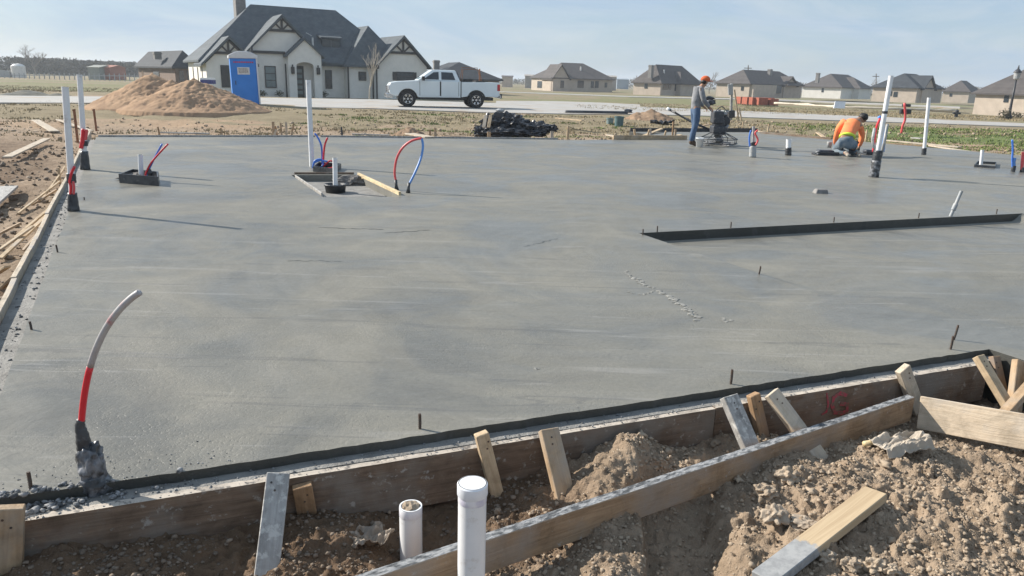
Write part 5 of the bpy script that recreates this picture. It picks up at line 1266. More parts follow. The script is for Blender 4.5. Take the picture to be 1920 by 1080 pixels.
M['roof_brown'] = shingle('roof_brown', (.085, .078, .076), (.125, .112, .108))
M['roof_dark'] = shingle('roof_dark', (.04, .048, .058), (.065, .074, .085))
M['timber_dark'] = mat('timber_dark', (.035, .035, .038), (.05, .048, .046), rough=.7)
M['chimney_grey'] = mat('chimney_grey', (.22, .215, .21), (.17, .165, .16), scale=6, rough=.9)
def hip(mb, x0, x1, y0, y1, ze, zr, ins0, ins1, th=.18, axis='x'):
    """closed hip (or gable, inset 0) roof; ridge along axis"""
    if axis == 'x': ym = (y0+y1)/2; r0 = (x0+ins0, ym, zr); r1 = (x1-ins1, ym, zr)
    else: xm = (x0+x1)/2; r0 = (xm, y0+ins0, zr); r1 = (xm, y1-ins1, zr)
    b = [(x0, y0, ze-th), (x1, y0, ze-th), (x1, y1, ze-th), (x0, y1, ze-th)]; t = [(x0, y0, ze), (x1, y0, ze), (x1, y1, ze), (x0, y1, ze)]
    fs = [(3, 2, 1, 0), (0, 1, 5, 4), (1, 2, 6, 5), (2, 3, 7, 6), (3, 0, 4, 7)]
    if axis == 'x': fs += [(4, 5, 9, 8), (5, 6, 9), (6, 7, 8, 9), (7, 4, 8)]
    else: fs += [(4, 5, 8), (5, 6, 9, 8), (6, 7, 9), (7, 4, 8, 9)]
    return mb.add(b+t+[r0, r1], fs)
def chevron(mb, uL, zL, ua, za, uR, zR, v0, v1, th=.2):
    return mb.prism([(uL, v0, zL), (ua, v0, za), (uR, v0, zR), (uR, v0, zR-th), (ua, v0, za-th*1.35), (uL, v0, zL-th)], (0, v1-v0, 0))

# ------------------------------------------------------------------ the large house
HM = Matrix.Translation((-26.53, 66, -.50)) @ Matrix.Rotation(math.radians(30), 4, 'Z')
hs = empty('house', (0, 0, 0), 'large white house with steep slate roofs and timber-trussed gables behind the truck', 'house', M4=HM)
def hp(mb, n, m_, parent=hs, **k): return put(mb, n, m_, parent=parent, local=True, **k)
def gablewall(mb, u0, u1, ua, za, ze, v0, v1):
    mb.prism([(u0, v0, -.3), (u1, v0, -.3), (u1, v0, ze-(0)), (ua, v0, za), (u0, v0, ze)], (0, v1-v0, 0))
mb = MB()
mb.box(.02, 18.6, 2.0, 11.5, -.3, 3.05)                                   # main block
gablewall(mb, 0, 3.95, 1.98, 4.66, 2.72, 0, 3.0)                          # wing 1
gablewall(mb, 3.6, 9.88, 6.75, 6.80, 3.72, 1.0, 5.0)                      # tall middle gable
gablewall(mb, 15.15, 20.3, 17.85, 5.50, 3.02, 0, 5.0)                     # right gable
mb.box(12.62, 18.2, .95, 8, -.3, 2.85)
hp(mb, 'wall', 'wall_white')
mb = MB()                                                                 # entry with an arch
n = 10; ar = [(8.41+.79*math.cos(PI-PI*i/n), 2.72+.36*math.sin(PI*i/n)) for i in range(n+1)]
poly = [(6.92, -.3), (7.62, -.3)]+[(7.62, 2.6)]+[(x, z) for x, z in ar[1:-1]]+[(9.20, 2.6), (9.20, -.3), (9.90, -.3), (9.90, 3.7), (8.43, 5.0), (6.92, 3.7)]
mb.prism([(x, -.05, z) for x, z in poly], (0, .35, 0)); mb.box(6.92, 7.3, .31, 2, -.3, 3.65); mb.box(9.5, 9.9, .31, 2, -.3, 3.65)
hp(mb, 'entry_porch', 'wall_white')
mb = MB(); chevron(mb, 6.72, 3.62, 8.43, 5.22, 10.18, 3.60, -.25, 4.0, .16); hp(mb, 'roof', 'roof_slate')
mb = MB(); hip(mb, -.40, 18.9, 1.3, 11.9, 3.0, 8.22, 5.7, 5.5); 
chevron(mb, -.44, 2.66, 1.98, 5.02, 4.3, 2.75, -.42, 4.2); chevron(mb, 3.38, 3.74, 6.75, 7.12, 10.1, 3.76, .58, 6.6)
hip(mb, 12.25, 18.6, .55, 11, 2.98, 6.72, 2.3, 2.3, axis='y'); chevron(mb, 14.9, 2.92, 17.85, 5.86, 20.65, 3.02, -.42, 6)
mb.box(10.9, 12.6, 2.95, 5.2, 4.2, 5.35); mb.add([(10.7, 2.75, 5.35), (12.8, 2.75, 5.35), (12.8, 5.6, 5.95), (10.7, 5.6, 5.95), (10.7, 2.75, 5.47), (12.8, 2.75, 5.47), (12.8, 5.6, 6.1), (10.7, 5.6, 6.1)], [(3, 2, 1, 0), (4, 5, 6, 7), (0, 1, 5, 4), (1, 2, 6, 5), (2, 3, 7, 6), (3, 0, 4, 7)])
# low skirt roof over the recessed window wall
mb.add([(9.95, 1.2, 3.05), (13.0, 1.2, 2.85), (13.0, 3.4, 4.4), (9.95, 3.4, 4.9), (9.95, 1.2, 3.23), (13.0, 1.2, 3.03), (13.0, 3.4, 4.6), (9.95, 3.4, 5.1)], [(3, 2, 1, 0), (4, 5, 6, 7), (0, 1, 5, 4), (1, 2, 6, 5), (2, 3, 7, 6), (3, 0, 4, 7)])
rf = hp(mb, 'roof', 'roof_slate')
mb = MB(); mb.box(4.1, 5.0, 7.3, 8.6, 5, 10.6); mb.box(4.02, 5.08, 7.22, 8.68, 10.3, 10.5); hp(mb, 'chimney', 'chimney_grey', parent=rf)
mb = MB(); mb.box(11.0, 11.7, 2.90, 2.955, 4.45, 5.2); mb.box(11.8, 12.5, 2.90, 2.955, 4.45, 5.2); hp(mb, 'dormer_window', 'glass_dark', parent=rf)
mb = MB(); mb.tube([(9.9, 2.6, 4.6), (9.9, 2.6, 5.35)], .09, 8); mb.bar((9.3, 2.5, 5.75), (9.8, 2.5, 5.5), .1, .04); M['flash_white'] = mat('flash_white', (.7, .69, .66), rough=.4); hp(mb, 'roof_vent', 'flash_white', parent=rf)
mb = MB(); mb.lathe([(.12, 0), (.12, .25)], (1.0, 6.2, 3.9), 8); hp(mb, 'roof_vent', 'black_trim', parent=rf)
def truss(ua, zb, za, hw, v, k):
    mb = MB(); mb.box(ua-hw-.25, ua+hw+.25, v-.14, v-.02, zb-.13, zb+.09)
    mb.box(ua-.09, ua+.09, v-.12, v-.03, zb+.09, za-.25)
    for s in (-1, 1):
        mb.bar((ua+s*.1, v-.08, zb+.10), (ua+s*hw*.52, v-.08, zb+(za-zb)*.45), .13, .08, side=(0, 0, 1))
        mb.bar((ua+s*(hw+.15), v-.10, zb-.05), (ua+s*.05, v-.10, za-.16), .14, .10, side=(0, 0, 1))
    return hp(mb, 'gable_truss', 'timber_dark')
truss(1.90, 3.62, 4.80, .98, 0, 0); truss(6.75, 5.75, 6.92, 1.02, 1.0, 1); truss(17.85, 4.28, 5.62, 1.28, 0, 2)
mb = MB(); mb.box(3.95, 6.9, .80, 1.0, 3.72, 3.95); hp(mb, 'eave_band', 'timber_dark')
mb = MB(); mb.box(14.6, 15.25, -.5, .5, 2.72, 3.05); hp(mb, 'eave_band', 'timber_dark')
def win(u0, u1, z0, z1, v, label=None, shutters=False, mull=1, mt='glass_dark'):
    mb = MB(); mb.box(u0, u1, v-.05, v-.012, z0, z1); w_ = hp(mb, 'window', mt)
    mb = MB(); t = .07
    mb.box(u0-t, u0, v-.075, v-.01, z0-t, z1+t); mb.box(u1, u1+t, v-.075, v-.01, z0-t, z1+t); mb.box(u0, u1, v-.075, v-.01, z1, z1+t); mb.box(u0, u1, v-.09, v-.01, z0-t, z0)
    for k in range(1, mull+1): mb.box(u0, u1, v-.065, v-.051, z0+(z1-z0)*k/(mull+1)-.03, z0+(z1-z0)*k/(mull+1)+.03)
    hp(mb, 'frame', 'timber_dark', parent=w_)
M['glass_sky'] = mat('glass_sky', (.09, .13, .14), (.16, .21, .22), scale=1.2, rough=.15)
win(5.1, 5.95, .85, 2.6, 1.0, mt='glass_sky', mull=2); win(10.85, 11.35, .85, 2.4, 2.0); win(13.76, 14.36, 1.68, 2.35, .95)
for a, b_ in ((1.15, 1.85), (16.75, 17.1), (18.9, 19.2)):
    mb = MB(); z0, z1 = (.75, 2.6) if a < 2 else (1.72, 2.5); mb.box(a, b_, -.07, -.01, z0, z1); hp(mb, 'shutter', 'timber_dark')
win(17.15, 18.85, 1.75, 2.45, 0)
mb = MB(); mb.box(7.68, 8.50, .90, .98, -.05, 2.75); d_ = hp(mb, 'door', 'timber_dark')
mb = MB(); [mb.box(7.85, 8.33, .87, .895, .25+k*.48, .55+k*.48) for k in range(5)]; hp(mb, 'door_glass', 'glass_sky', parent=d_)
for u in (7.26, 9.56):
    mb = MB(); mb.box(u-.14, u+.14, -.30, -.06, 2.05, 2.65); mb.box(u-.05, u+.05, -.2, -.06, 2.65, 2.85); hp(mb, 'wall_lantern', 'timber_dark', bev=.03)
for u, v in ((6.88, .85), (12.66, .85), (15.12, -.10), (9.95, 1.9), (15.1, .85)):
    mb = MB(); mb.box(u-.06, u+.06, v-.06, v+.06, -.2, 2.9); hp(mb, 'downspout', 'timber_dark')
for vv in (2.2, 5.0, 8.0):
    mb = MB(); mb.box(-.05, .01, vv, vv+.25, .6, 2.4); hp(mb, 'shutter', 'wall_grey')
# foundation plants
M['plant_dark'] = mat('plant_dark', (.05, .06, .03), (.09, .09, .05), scale=3, rough=.9)
for (u, v, lb) in ((4.6, .5, 'low dark plant under the tall window of the white house'), (6.1, .4, 'low dark plant left of the entry arch of the white house'), (10.4, 1.3, 'low dark plant right of the entry of the white house')):
    p = HM @ Vector((u, v, .0)); tag(put(leafclump(p, (.45, .35, .6), 160, int(u*7), .14), 'shrub', 'plant_dark'), lb, 'shrub')
# blue-white crate by the corner
p = HM @ Vector((.4, -1.2, .0)); q = W(390, 153, p.y-12); mb = MB(); mb.box(q.x-.42, q.x+.42, q.y-.3, q.y+.3, q.z-.15, q.z+.12); M['navy'] = mat('navy', (.05, .06, .22), rough=.5)
root = empty('sign_board', (q.x, q.y, -.1), 'small navy and white yard sign behind the sand pile at the house corner', 'yard sign')
put(mb, 'panel', 'navy', parent=root); mb = MB(); mb.box(q.x-.42, q.x+.42, q.y-.28, q.y+.28, q.z+.121, q.z+.25); put(mb, 'top_panel', 'white_plastic', parent=root)
mb = MB(); mb.box(q.x-.03, q.x+.03, q.y-.03, q.y+.03, -.15, q.z-.15); put(mb, 'leg', 'steel', parent=root)

# ------------------------------------------------------------------ distant houses
def far_house(label, Lp, Cp, Rp, base, eave, ridge, D, a, wl, rfm, wins_u=(), wins_v=(), chim=None, wing=None, vents=(), wallv=None, gable=None, pergola=None):
    a = math.radians(a); O = W(Cp, base, D); du = Vector((math.cos(a), math.sin(a), 0)); dn = Vector((-math.sin(a), math.cos(a), 0))
    U = (onplane(Rp, base, O, dn)-O).dot(du); Vv = (onplane(Lp, base, O, du)-O).dot(dn)
    ze = W(Cp, eave, D).z-O.z; 
    T = Matrix.Translation(O) @ Matrix.Rotation(a, 4, 'Z')
    r = empty('house', O, label, 'house', 'single-storey houses across the fields', M4=T)
    f = lambda mb, n, m_, parent=r: put(mb, n, m_, parent=parent, local=True)
    pr = lambda px, py: (lambda p: ((p-O).dot(du), p.z-O.z))(onplane(px, py, O, dn))
    pv = lambda px, py: (lambda p: ((p-O).dot(dn), p.z-O.z))(onplane(px, py, O, du))
    zr = W((Lp+Rp)/2, ridge, D+ (U*math.sin(a)+Vv*math.cos(a))/2).z-O.z
    mb = MB(); mb.box(0, U, 0, Vv, -.8, ze+.05)
    if wing: (w0, w1, dp) = wing; mb.box(U*w0+.3, U*w1-.3, -dp+.4, .1, -.8, ze-.05)
    if gable: (w0, w1, zg) = gable; mb.prism([(U*w0, -.3, -.8), (U*w1, -.3, -.8), (U*w1, -.3, ze), (U*(w0+w1)/2, -.3, zg*zr), (U*w0, -.3, ze)], (0, 1, 0))
    f(mb, 'wall', wl)
    o_ = .45; mb = MB(); S = min(U, Vv)/2
    if U >= Vv: hip(mb, -o_, U+o_, -o_, Vv+o_, ze+.15, zr, S*.9, S*.9)
    else: hip(mb, -o_, U+o_, -o_, Vv+o_, ze+.15, zr, S*.9, S*.9, axis='y')
    if wing: hip(mb, U*w0, U*w1, -dp, Vv*.5, ze+.12, ze+(zr-ze)*min(1, (U*(w1-w0))/min(U, Vv))*.92, U*(w1-w0)*.45, .2, axis='y')
    if gable: chevron(mb, U*w0-.4, ze-.1, U*(w0+w1)/2, zg*zr+.35, U*w1+.4, ze-.1, -.7, Vv*.5)
    rf_ = f(mb, 'roof', rfm)
    for (px0, px1, py0, py1) in wins_u:
        u0, z1 = pr(px0, py0); u1, z0 = pr(px1, py1); mb = MB(); mb.box(u0, u1, -.06-(.3 if gable and u0 < U*gable[1] else 0), -.01, z0, z1); w_ = f(mb, 'window', 'glass_dark')
    for (px0, px1, py0, py1) in wins_v:
        u0, z1 = pv(px0, py0); u1, z0 = pv(px1, py1); mb = MB(); mb.box(-.06, -.01, min(u0, u1), max(u0, u1), z0, z1); f(mb, 'window', 'glass_dark')
    if chim:
        cu, cz = pr(chim[0], chim[1]); mb = MB(); mb.box(cu-.4, cu+.4, Vv*.3, Vv*.3+.7, ze+1, cz*1.0); mb.box(cu-.46, cu+.46, Vv*.3-.06, Vv*.3+.76, cz-.3, cz-.12); f(mb, 'chimney', 'chimney_grey', rf_)
    for (vx, vy) in vents:
        cu, cz = pr(vx, vy); mb = MB(); mb.tube([(cu, Vv*.25, cz-1.5), (cu, Vv*.25, cz+.4)], .18, 8); f(mb, 'roof_vent', 'flash_white', rf_)
    return r, f, pr, pv, U, Vv, ze, zr
far_house('dark-roofed brick house at far left behind the sand pile', 262, 330, 372, 157, 128, 96, 92, 40, 'wall_brick', 'roof_dark', wins_v=((288, 300, 134, 150),), wins_u=((335, 345, 132, 152), (350, 358, 132, 152)), chim=(318, 96))
far_house('brick house with a long brown hip roof just behind the white truck', 772, 812, 936, 166, 148, 117, 105, 20, 'wall_brick', 'roof_dark', wins_u=((905, 915, 152, 162),), chim=(833, 112), vents=((886, 128),))
far_house('tan house with front gable and porch, first of the far row right of the truck', 996, 1035, 1148, 167, 147, 118, 175, 22, 'wall_tan', 'roof_brown', wins_u=((1050, 1056, 151, 165), (1083, 1094, 151, 165), (1108, 1113, 152, 165), (1116, 1122, 152, 165), (1134, 1138, 155, 164)), gable=(.0, .26, .86), vents=((1100, 128),), wins_v=((1008, 1016, 152, 165),))
far_house('brown-roofed house with a pale side wall and chimney left of the standing worker', 1187, 1238, 1312, 172, 157, 122, 150, 45, 'wall_tan', 'roof_brown', wins_v=((1209, 1214, 156, 166),), wins_u=((1243, 1247, 157, 168), (1248, 1252, 157, 168), (1254, 1258, 157, 168), (1266, 1282, 152, 171)), chim=(1240, 122), vents=((1258, 135),), wing=(.35, .68, 1.5))
far_house('long house with a pale left wing and covered porch behind the timber post', 1342, 1404, 1502, 176, 158, 132, 160, 40, 'wall_tan', 'roof_brown', wins_v=((1390, 1394, 162, 170),), wins_u=((1418, 1423, 160, 172), (1436, 1441, 160, 174), (1447, 1462, 158, 175)), chim=(1466, 130), wing=(.0, .45, 1.2), gable=(.62, .86, .72))
far_house('white-walled house with a brown hip roof left of the leaning pipe', 1503, 1576, 1632, 179, 165, 139, 190, 45, 'wall_lite', 'roof_brown', wing=(.35, .8, 2.0), wins_v=((1541, 1544, 165, 173),), wins_u=((1600, 1606, 168, 177), (1620, 1629, 167, 177)), chim=(1560, 137))
far_house('dark hip-roofed tan house seen behind the leaning pipe', 1634, 1717, 1764, 185, 166, 138, 150, 42, 'wall_tan', 'roof_dark', gable=(.15, .6, .86), wins_v=((1668, 1672, 171, 180), (1676, 1682, 172, 182)))
far_house('small brown-roofed house between leaning pipe and street lamp', 1766, 1815, 1835, 187, 173, 151, 190, 45, 'wall_tan', 'roof_brown', wins_v=((1781, 1785, 175, 181),))
far_house('big pale tan house with brown roof cut by the right edge of the photo', 1823, 1950, 2040, 214, 180, 128, 96, 30, 'wall_tan', 'roof_brown', wins_v=((1884, 1890, 178, 192),))
# small far buildings
def shed(label, x0, x1, yb, yt, D, mt, rt=None):
    a = W(x0, yb, D); b = W(x1, yb, D); t = W((x0+x1)/2, yt, D); r = empty('shed', a, label, 'shed', 'small distant buildings'); hh = t.z
    mb = MB(); mb.box(a.x, b.x, D, D+6, a.z-1, hh-.2); put(mb, 'wall', mt, parent=r, bev=.0)
    mb = MB(); mb.add([(a.x-.2, D-.2, hh-.2), (b.x+.2, D-.2, hh-.2), (b.x+.2, D+6.2, hh-.2), (a.x-.2, D+6.2, hh-.2), (a.x-.2, D+3, hh+.25), (b.x+.2, D+3, hh+.25)], [(3, 2, 1, 0), (0, 1, 5, 4), (2, 3, 4, 5), (0, 4, 3), (1, 2, 5)]); put(mb, 'roof', rt or mt, parent=r)
M['far_blue'] = mat('far_blue', (.30, .36, .42), rough=.8); M['box_green'] = mat('box_green', (.30, .31, .28), rough=.8); M['box_red'] = mat('box_red', (.40, .17, .12), rough=.8)
shed('tiny tan building in the distance just right of the white truck', 941, 961, 160, 143, 240, 'wall_tan', 'roof_brown'); shed('grey shed left of the gabled far house', 984, 1000, 163, 141, 230, 'wall_grey'); shed('grey block behind the right end of the gabled far house', 1140, 1155, 167, 143, 220, 'wall_grey'); shed('pale blue far building between the first two far houses', 1156, 1178, 168, 148, 330, 'far_blue')
shed('pale green-grey shed on the horizon at far left', 166, 187, 146, 124, 150, 'box_green'); shed('rusty red shed on the horizon at far left', 191, 208, 146, 124, 152, 'box_red')
# white tank
c = W(36, 142, 150); t = W(36, 119, 150); r_ = 11/1400*150*1.05; root = empty('water_tank', c, 'white cylindrical tank on the horizon at far left', 'tank')
mb = MB(); mb.lathe([(r_, -1), (r_, t.z-c.z-.5), (r_*.6, t.z-c.z-.15), (.05, t.z-c.z)], c, 20); put(mb, 'tank_body', 'flash_white', parent=root)
mb = MB(); mb.box(c.x-3.8, c.x-1.3, c.y-1, c.y+1, c.z-1, c.z+.9); put(mb, 'pump_box', 'pvc_grey', parent=root)
# light pole-like white fence rail on the far left field
A = W(-10, 146, 140); B = W(262, 148, 140)
mb = MB(); mb.bar(A+UP*.5, B+UP*.5, .12, .06, side=(0, 0, 1)); 
n_ = 30
for k in range(n_): p = A.lerp(B, k/(n_-1)); mb.box(p.x-.06, p.x+.06, p.y-.06, p.y+.06, p.z-.8, p.z+.9)
tag(put(mb, 'field_fence', 'pvc_grey'), 'long low rail fence across the far left field', 'fence')
# dark hummock by the left road
q = V(28, 181, -.05); M['dark_soil'] = mat('dark_soil', (.10, .105, .10), (.16, .15, .12), scale=2, rough=.95, bmp=.8)
mound('dark_heap', 'low dark heap at the far edge of the road at left', 'heap', (q.x, q.y+2, -.1), (2.6, 1.2), .35, 'dark_soil', [(-.6, 0, 1.8, 1.0, .38), (1.2, 0, 1.2, .7, .2)], 4, n=36, amp=.4, rough=2)
# survey stake on the sand pile
SD = pc.y+.9; q = W(268, 154, SD); mb = MB(); mb.bar(q-UP*.5, W(267, 133, SD), .07, .03, side=(1, 0, 0)); tag(put(mb, 'wood_stake', 'wood_pale'), 'pale survey stake sticking up from the crest of the sand pile', 'wooden stake')

# ------------------------------------------------------------------ trees
M['bark'] = mat('bark', (.23, .19, .15), (.16, .13, .10), scale=6, rough=.9)
M['bark_pale'] = mat('bark_pale', (.50, .45, .38), (.38, .34, .29), scale=6, rough=.9)
M['twig'] = mat('twig', (.20, .17, .14), (.15, .13, .11), scale=3, rough=.95)
def bare_tree(name, label, base, h, spread, seed, mt, r0, depth=5, lean=0):
    R6 = random.Random(seed); tk = MB(); cr = MB(); root = empty(name, base, label, 'tree')
    def grow(p, d, L, r, lev):
        n = 3; pts = [p]; dd = d.copy()
        for i in range(n):
            dd = (dd+Vector((R6.gauss(0, .12), R6.gauss(0, .12), R6.uniform(0, .1)))).normalized(); pts.append(pts[-1]+dd*L/n)
        (tk if lev == 0 else cr).tube(pts, [r*(1-.35*i/n) for i in range(n+1)], 5 if lev > 1 else 7, caps=False)
        if lev >= depth: return
        for k in range(3 if lev > 0 else 4):
            a = R6.uniform(0, 2*PI); s_ = R6.uniform(.35, .8)*spread; nd = (dd+Vector((math.cos(a)*s_, math.sin(a)*s_, R6.uniform(-.1, .2)))).normalized()
            grow(pts[-1] if k < 2 else pts[R6.randint(1, n)], nd, L*R6.uniform(.6, .82), r*.58, lev+1)
    grow(Vector(base), Vector((lean, 0, 1)).normalized(), h*.30, r0, 0)
    put(tk, 'trunk', mt, parent=root, smooth=True); put(cr, 'crown', mt, parent=root, smooth=True)
q = W(693, 186, 58); q.z = -.45; bare_tree('young_tree', 'slender pale leafless tree in front of the white house', q, 5.2, .55, 4, 'bark_pale', .07, 4)
q = W(68, 140, 210); q.z = -.5; bare_tree('bare_tree', 'round-headed leafless tree standing above the far left woods', q, 9, 1.3, 9, 'twig', .25, 5)
for (px, h, seed, lb) in ((1330, 6.5, 5, 'hazy bare tree between the far houses right of the standing worker'), (1402, 7, 6, 'bare tree top above the long house behind the timber post'), (1640, 6.5, 8, 'bare tree between white-walled house and leaning pipe'), (1208, 6.5, 12, 'thin bare tree left of the chimneyed far house')):
    q = W(px, 170, 260); q.z = -1; bare_tree('bare_tree', lb, q, h*1.25, .7, seed, 'twig', .16, 4)
def woods(name, label, pts, D, n, hgt, seed, mt):
    r_ = np.random.default_rng(seed); V_ = []; 
    xs = np.array([W(p[0], 140, D).x for p in pts]); hs_ = np.array([W(p[0], p[1], D).z for p in pts])
    x = r_.uniform(xs[0], xs[-1], n); y = D+r_.uniform(0, 40, n); H = np.interp(x, xs, hs_)*(1+.35*(fbm(x*.08, y*.03, 4, seed)-.5)+.25*(fbm(x*.5, y*.1, 2, seed+4)-.5)); z = -1+(H+1)*r_.uniform(0, 1, n)**.75
    s = r_.uniform(.25, .9, n); 
    d1 = r_.normal(0, 1, (n, 3)); d1 /= np.linalg.norm(d1, axis=1)[:, None]; d2 = r_.normal(0, 1, (n, 3)); d2 /= np.linalg.norm(d2, axis=1)[:, None]
    c = np.stack([x, y, z], -1); V_ = np.stack([c+d1*s[:, None], c+d2*s[:, None]*.7, c-d1*s[:, None]*.7], 1).reshape(-1, 3); F_ = np.arange(len(V_), dtype=np.int32)
    me = bpy.data.meshes.new(name); me.vertices.add(len(V_)); me.vertices.foreach_set('co', V_.astype(np.float32).ravel()); me.loops.add(len(F_)); me.polygons.add(len(F_)//3); me.loops.foreach_set('vertex_index', F_); me.polygons.foreach_set('loop_start', np.arange(0, len(F_), 3, dtype=np.int32)); me.update(calc_edges=True)
    me.materials.append(M[mt]); o = bpy.data.objects.new(name, me); COL.objects.link(o); WM[o.name] = Matrix.Identity(4); tag(o, label, 'woods', kind='stuff')
M['woods'] = mat('woods', (.10, .095, .08), (.15, .135, .11), scale=.1, rough=1, kind='World', spec=0)
woods('distant_woods', 'dark line of bare woods along the far left horizon', [(-60, 104), (30, 110), (100, 113), (200, 117), (280, 124), (360, 126)], 230, 26000, 0, 3, 'woods')
woods('distant_woods', 'low scrubby tree line behind the far houses on the right', [(900, 147), (1100, 150), (1330, 150), (1400, 152), (1650, 160), (1800, 163), (2000, 166)], 420, 16000, 0, 6, 'woods')
# parked vehicle far right
for (x0, x1, yb, yt, lb, mt) in ((1636, 1653, 181, 173, 'tiny dark car parked at the house behind the leaning pipe', 'black_trim'),):
    D_ = min(range(70, 260), key=lambda d: abs(W(x0, yb, d).z-gz(W(x0, yb, d).x, d))); a = W(x0, yb, D_); b = W(x1, yb, D_); t = W(x0, yt, D_).z; r = empty('parked_car', a, lb, 'car'); L = b.x-a.x; H_ = t-a.z
    pr_ = [(0, .2), (0, .55), (.22, .62), (.34, .97), (.70, 1.0), (.86, .62), (1, .55), (1, .2)]
    mb = MB(); mb.prism([(a.x+x*L, a.y, a.z+z*H_) for x, z in pr_], (0, 1.8, 0)); put(mb, 'body', mt, parent=r, bev=.03)
    for k in (.2, .8):
        mb = MB(); mb.lathe([(.28, -.1), (.28, .1)], seg=14, M4=Matrix.Translation((a.x+k*L, a.y, a.z+.28)) @ Matrix.Rotation(PI/2, 4, 'X')); put(mb, 'wheel', 'tyre', parent=r)
    mb = MB(); mb.prism([(a.x+x*L, a.y-.02, a.z+z*H_) for x, z in ((.28, .66), (.38, .92), (.68, .94), (.80, .66))], (0, .01, 0)); put(mb, 'window', 'glass_dark', parent=r)
# ------------------------------------------------------------------ people
M['skin'] = mat('skin', (.36, .20, .13), (.30, .16, .10), rough=.6, scale=6)
M['shirt_grey'] = mat('shirt_grey', (.15, .16, .18), (.27, .275, .285), scale=7, rough=.9, bmp=.6, bscale=14, detail=6)
M['jeans'] = mat('jeans', (.045, .085, .16), (.075, .125, .21), scale=6, rough=.9, bmp=.6, bscale=14)
M['jeans_dusty'] = mat('jeans_dusty', (.08, .13, .18), (.22, .25, .27), scale=7, rough=.9, bmp=.6, bscale=14)
M['boot'] = mat('boot', (.10, .06, .035), (.06, .04, .03), scale=12, rough=.8)
M['boot_dusty'] = mat('boot_dusty', (.34, .31, .26), (.24, .22, .19), scale=12, rough=.9)
M['cap_orange'] = mat('cap_orange', (.62, .12, .03), (.5, .09, .025), rough=.8)
M['shirt_orange'] = mat('shirt_orange', (.90, .27, .10), (.82, .22, .08), scale=6, rough=.85, bmp=.7, bscale=10, detail=6)
M['hi_vis'] = mat('hi_vis', (.62, .80, .06), rough=.7)
M['hair_black'] = mat('hair_black', (.012, .010, .010), rough=.6)
M['glove'] = mat('glove', (.05, .055, .04), (.09, .09, .07), rough=.8)
def skin(name, nodes, edges, mt, parent, sub=2):
    ks = list(nodes); idx = {k: i for i, k in enumerate(ks)}; Pm = WM[parent.name].inverted()
    me = bpy.data.meshes.new(name); me.from_pydata([tuple(Pm @ Vector(nodes[k][0])) for k in ks], [(idx[a], idx[b]) for a, b in edges], [])
    me.materials.append(M[mt]); o = bpy.data.objects.new(name, me); COL.objects.link(o); o.parent = parent; WM[o.name] = WM[parent.name]
    md = o.modifiers.new('Skin', 'SKIN'); md.use_smooth_shade = True; md.branch_smoothing = .4
    sv = me.skin_vertices[0].data
    for i, k in enumerate(ks):
        r = nodes[k][1]; sv[i].radius = (r, r) if not hasattr(r, '__len__') else r; sv[i].use_root = (i == 0)
    s2 = o.modifiers.new('Subdivision', 'SUBSURF'); s2.levels = sub; s2.render_levels = sub
    return o
def chain(*ks): return [(ks[i], ks[i+1]) for i in range(len(ks)-1)]
def hand(nodes, edges, wk, w, d, side, curl, tag_, s=1.0):
    """palm plus five bent fingers growing from wrist key wk; d = hand direction, side = across the palm, curl = bending direction"""
    d = d.normalized(); side = side.normalized(); curl = curl.normalized()
    nodes[tag_+'palm'] = (w+d*.05*s, .030*s); edges.append((wk, tag_+'palm')); nodes[tag_+'kn'] = (w+d*.085*s, .026*s); edges.append((tag_+'palm', tag_+'kn'))
    for i, (off, L) in enumerate(((-.032, .065), (-.011, .078), (.011, .073), (.032, .055))):
        a = w+d*.098*s+side*off*s; b = a+(d*.8+curl*.5).normalized()*L*.5*s; c = b+(d*.3+curl*.9).normalized()*L*.5*s
        for n_, p, r in (('a', a, .0105), ('b', b, .009), ('c', c, .0075)): nodes[f'{tag_}f{i}{n_}'] = (p, r*s)
        edges += [(tag_+'kn', f'{tag_}f{i}a'), (f'{tag_}f{i}a', f'{tag_}f{i}b'), (f'{tag_}f{i}b', f'{tag_}f{i}c')]
    a = w+d*.035*s-side*.035*s; b = a+(d*.6-side*.7+curl*.3).normalized()*.035*s; c = b+(d*.8+curl*.5).normalized()*.028*s
    for n_, p, r in (('a', a, .012), ('b', b, .0105), ('c', c, .009)): nodes[f'{tag_}t{n_}'] = (p, r*s)
    edges += [(tag_+'palm', tag_+'ta'), (tag_+'ta', tag_+'tb'), (tag_+'tb', tag_+'tc')]
def grow(nodes, ks, add): return {k: (nodes[k][0], (nodes[k][1]+add) if not hasattr(nodes[k][1], '__len__') else (nodes[k][1][0]+add, nodes[k][1][1]+add)) for k in ks}

# --- the standing worker, seen from his right side, bent over the machine
q = V(1292, 273, 0); T1 = Matrix.Translation(q) @ Matrix.Rotation(math.radians(8), 4, 'Z')
man = empty('person', q, 'worker standing in an orange cap, grey shirt and blue jeans, bent over the power trowel', 'person', M4=T1)
L_ = lambda x, y, z: T1 @ Vector((x, y, z))
nd = {'pelvis': (L_(.09, 0, .95), (.135, .105)), 'waist': (L_(.085, 0, 1.08), (.130, .105)), 'chest': (L_(.07, 0, 1.28), (.165, .125)), 'upper': (L_(.12, 0, 1.42), (.135, .10)),
      'neck': (L_(.20, 0, 1.50), .052), 'headb': (L_(.255, 0, 1.56), .070), 'head': (L_(.285, 0, 1.635), .092), 'top': (L_(.275, 0, 1.70), .075),
      'jaw': (L_(.325, 0, 1.565), .045), 'brow': (L_(.352, 0, 1.625), .040), 'nose': (L_(.400, 0, 1.600), .013), 'earl': (L_(.275, .100, 1.61), .014), 'earr': (L_(.275, -.100, 1.61), .014)}
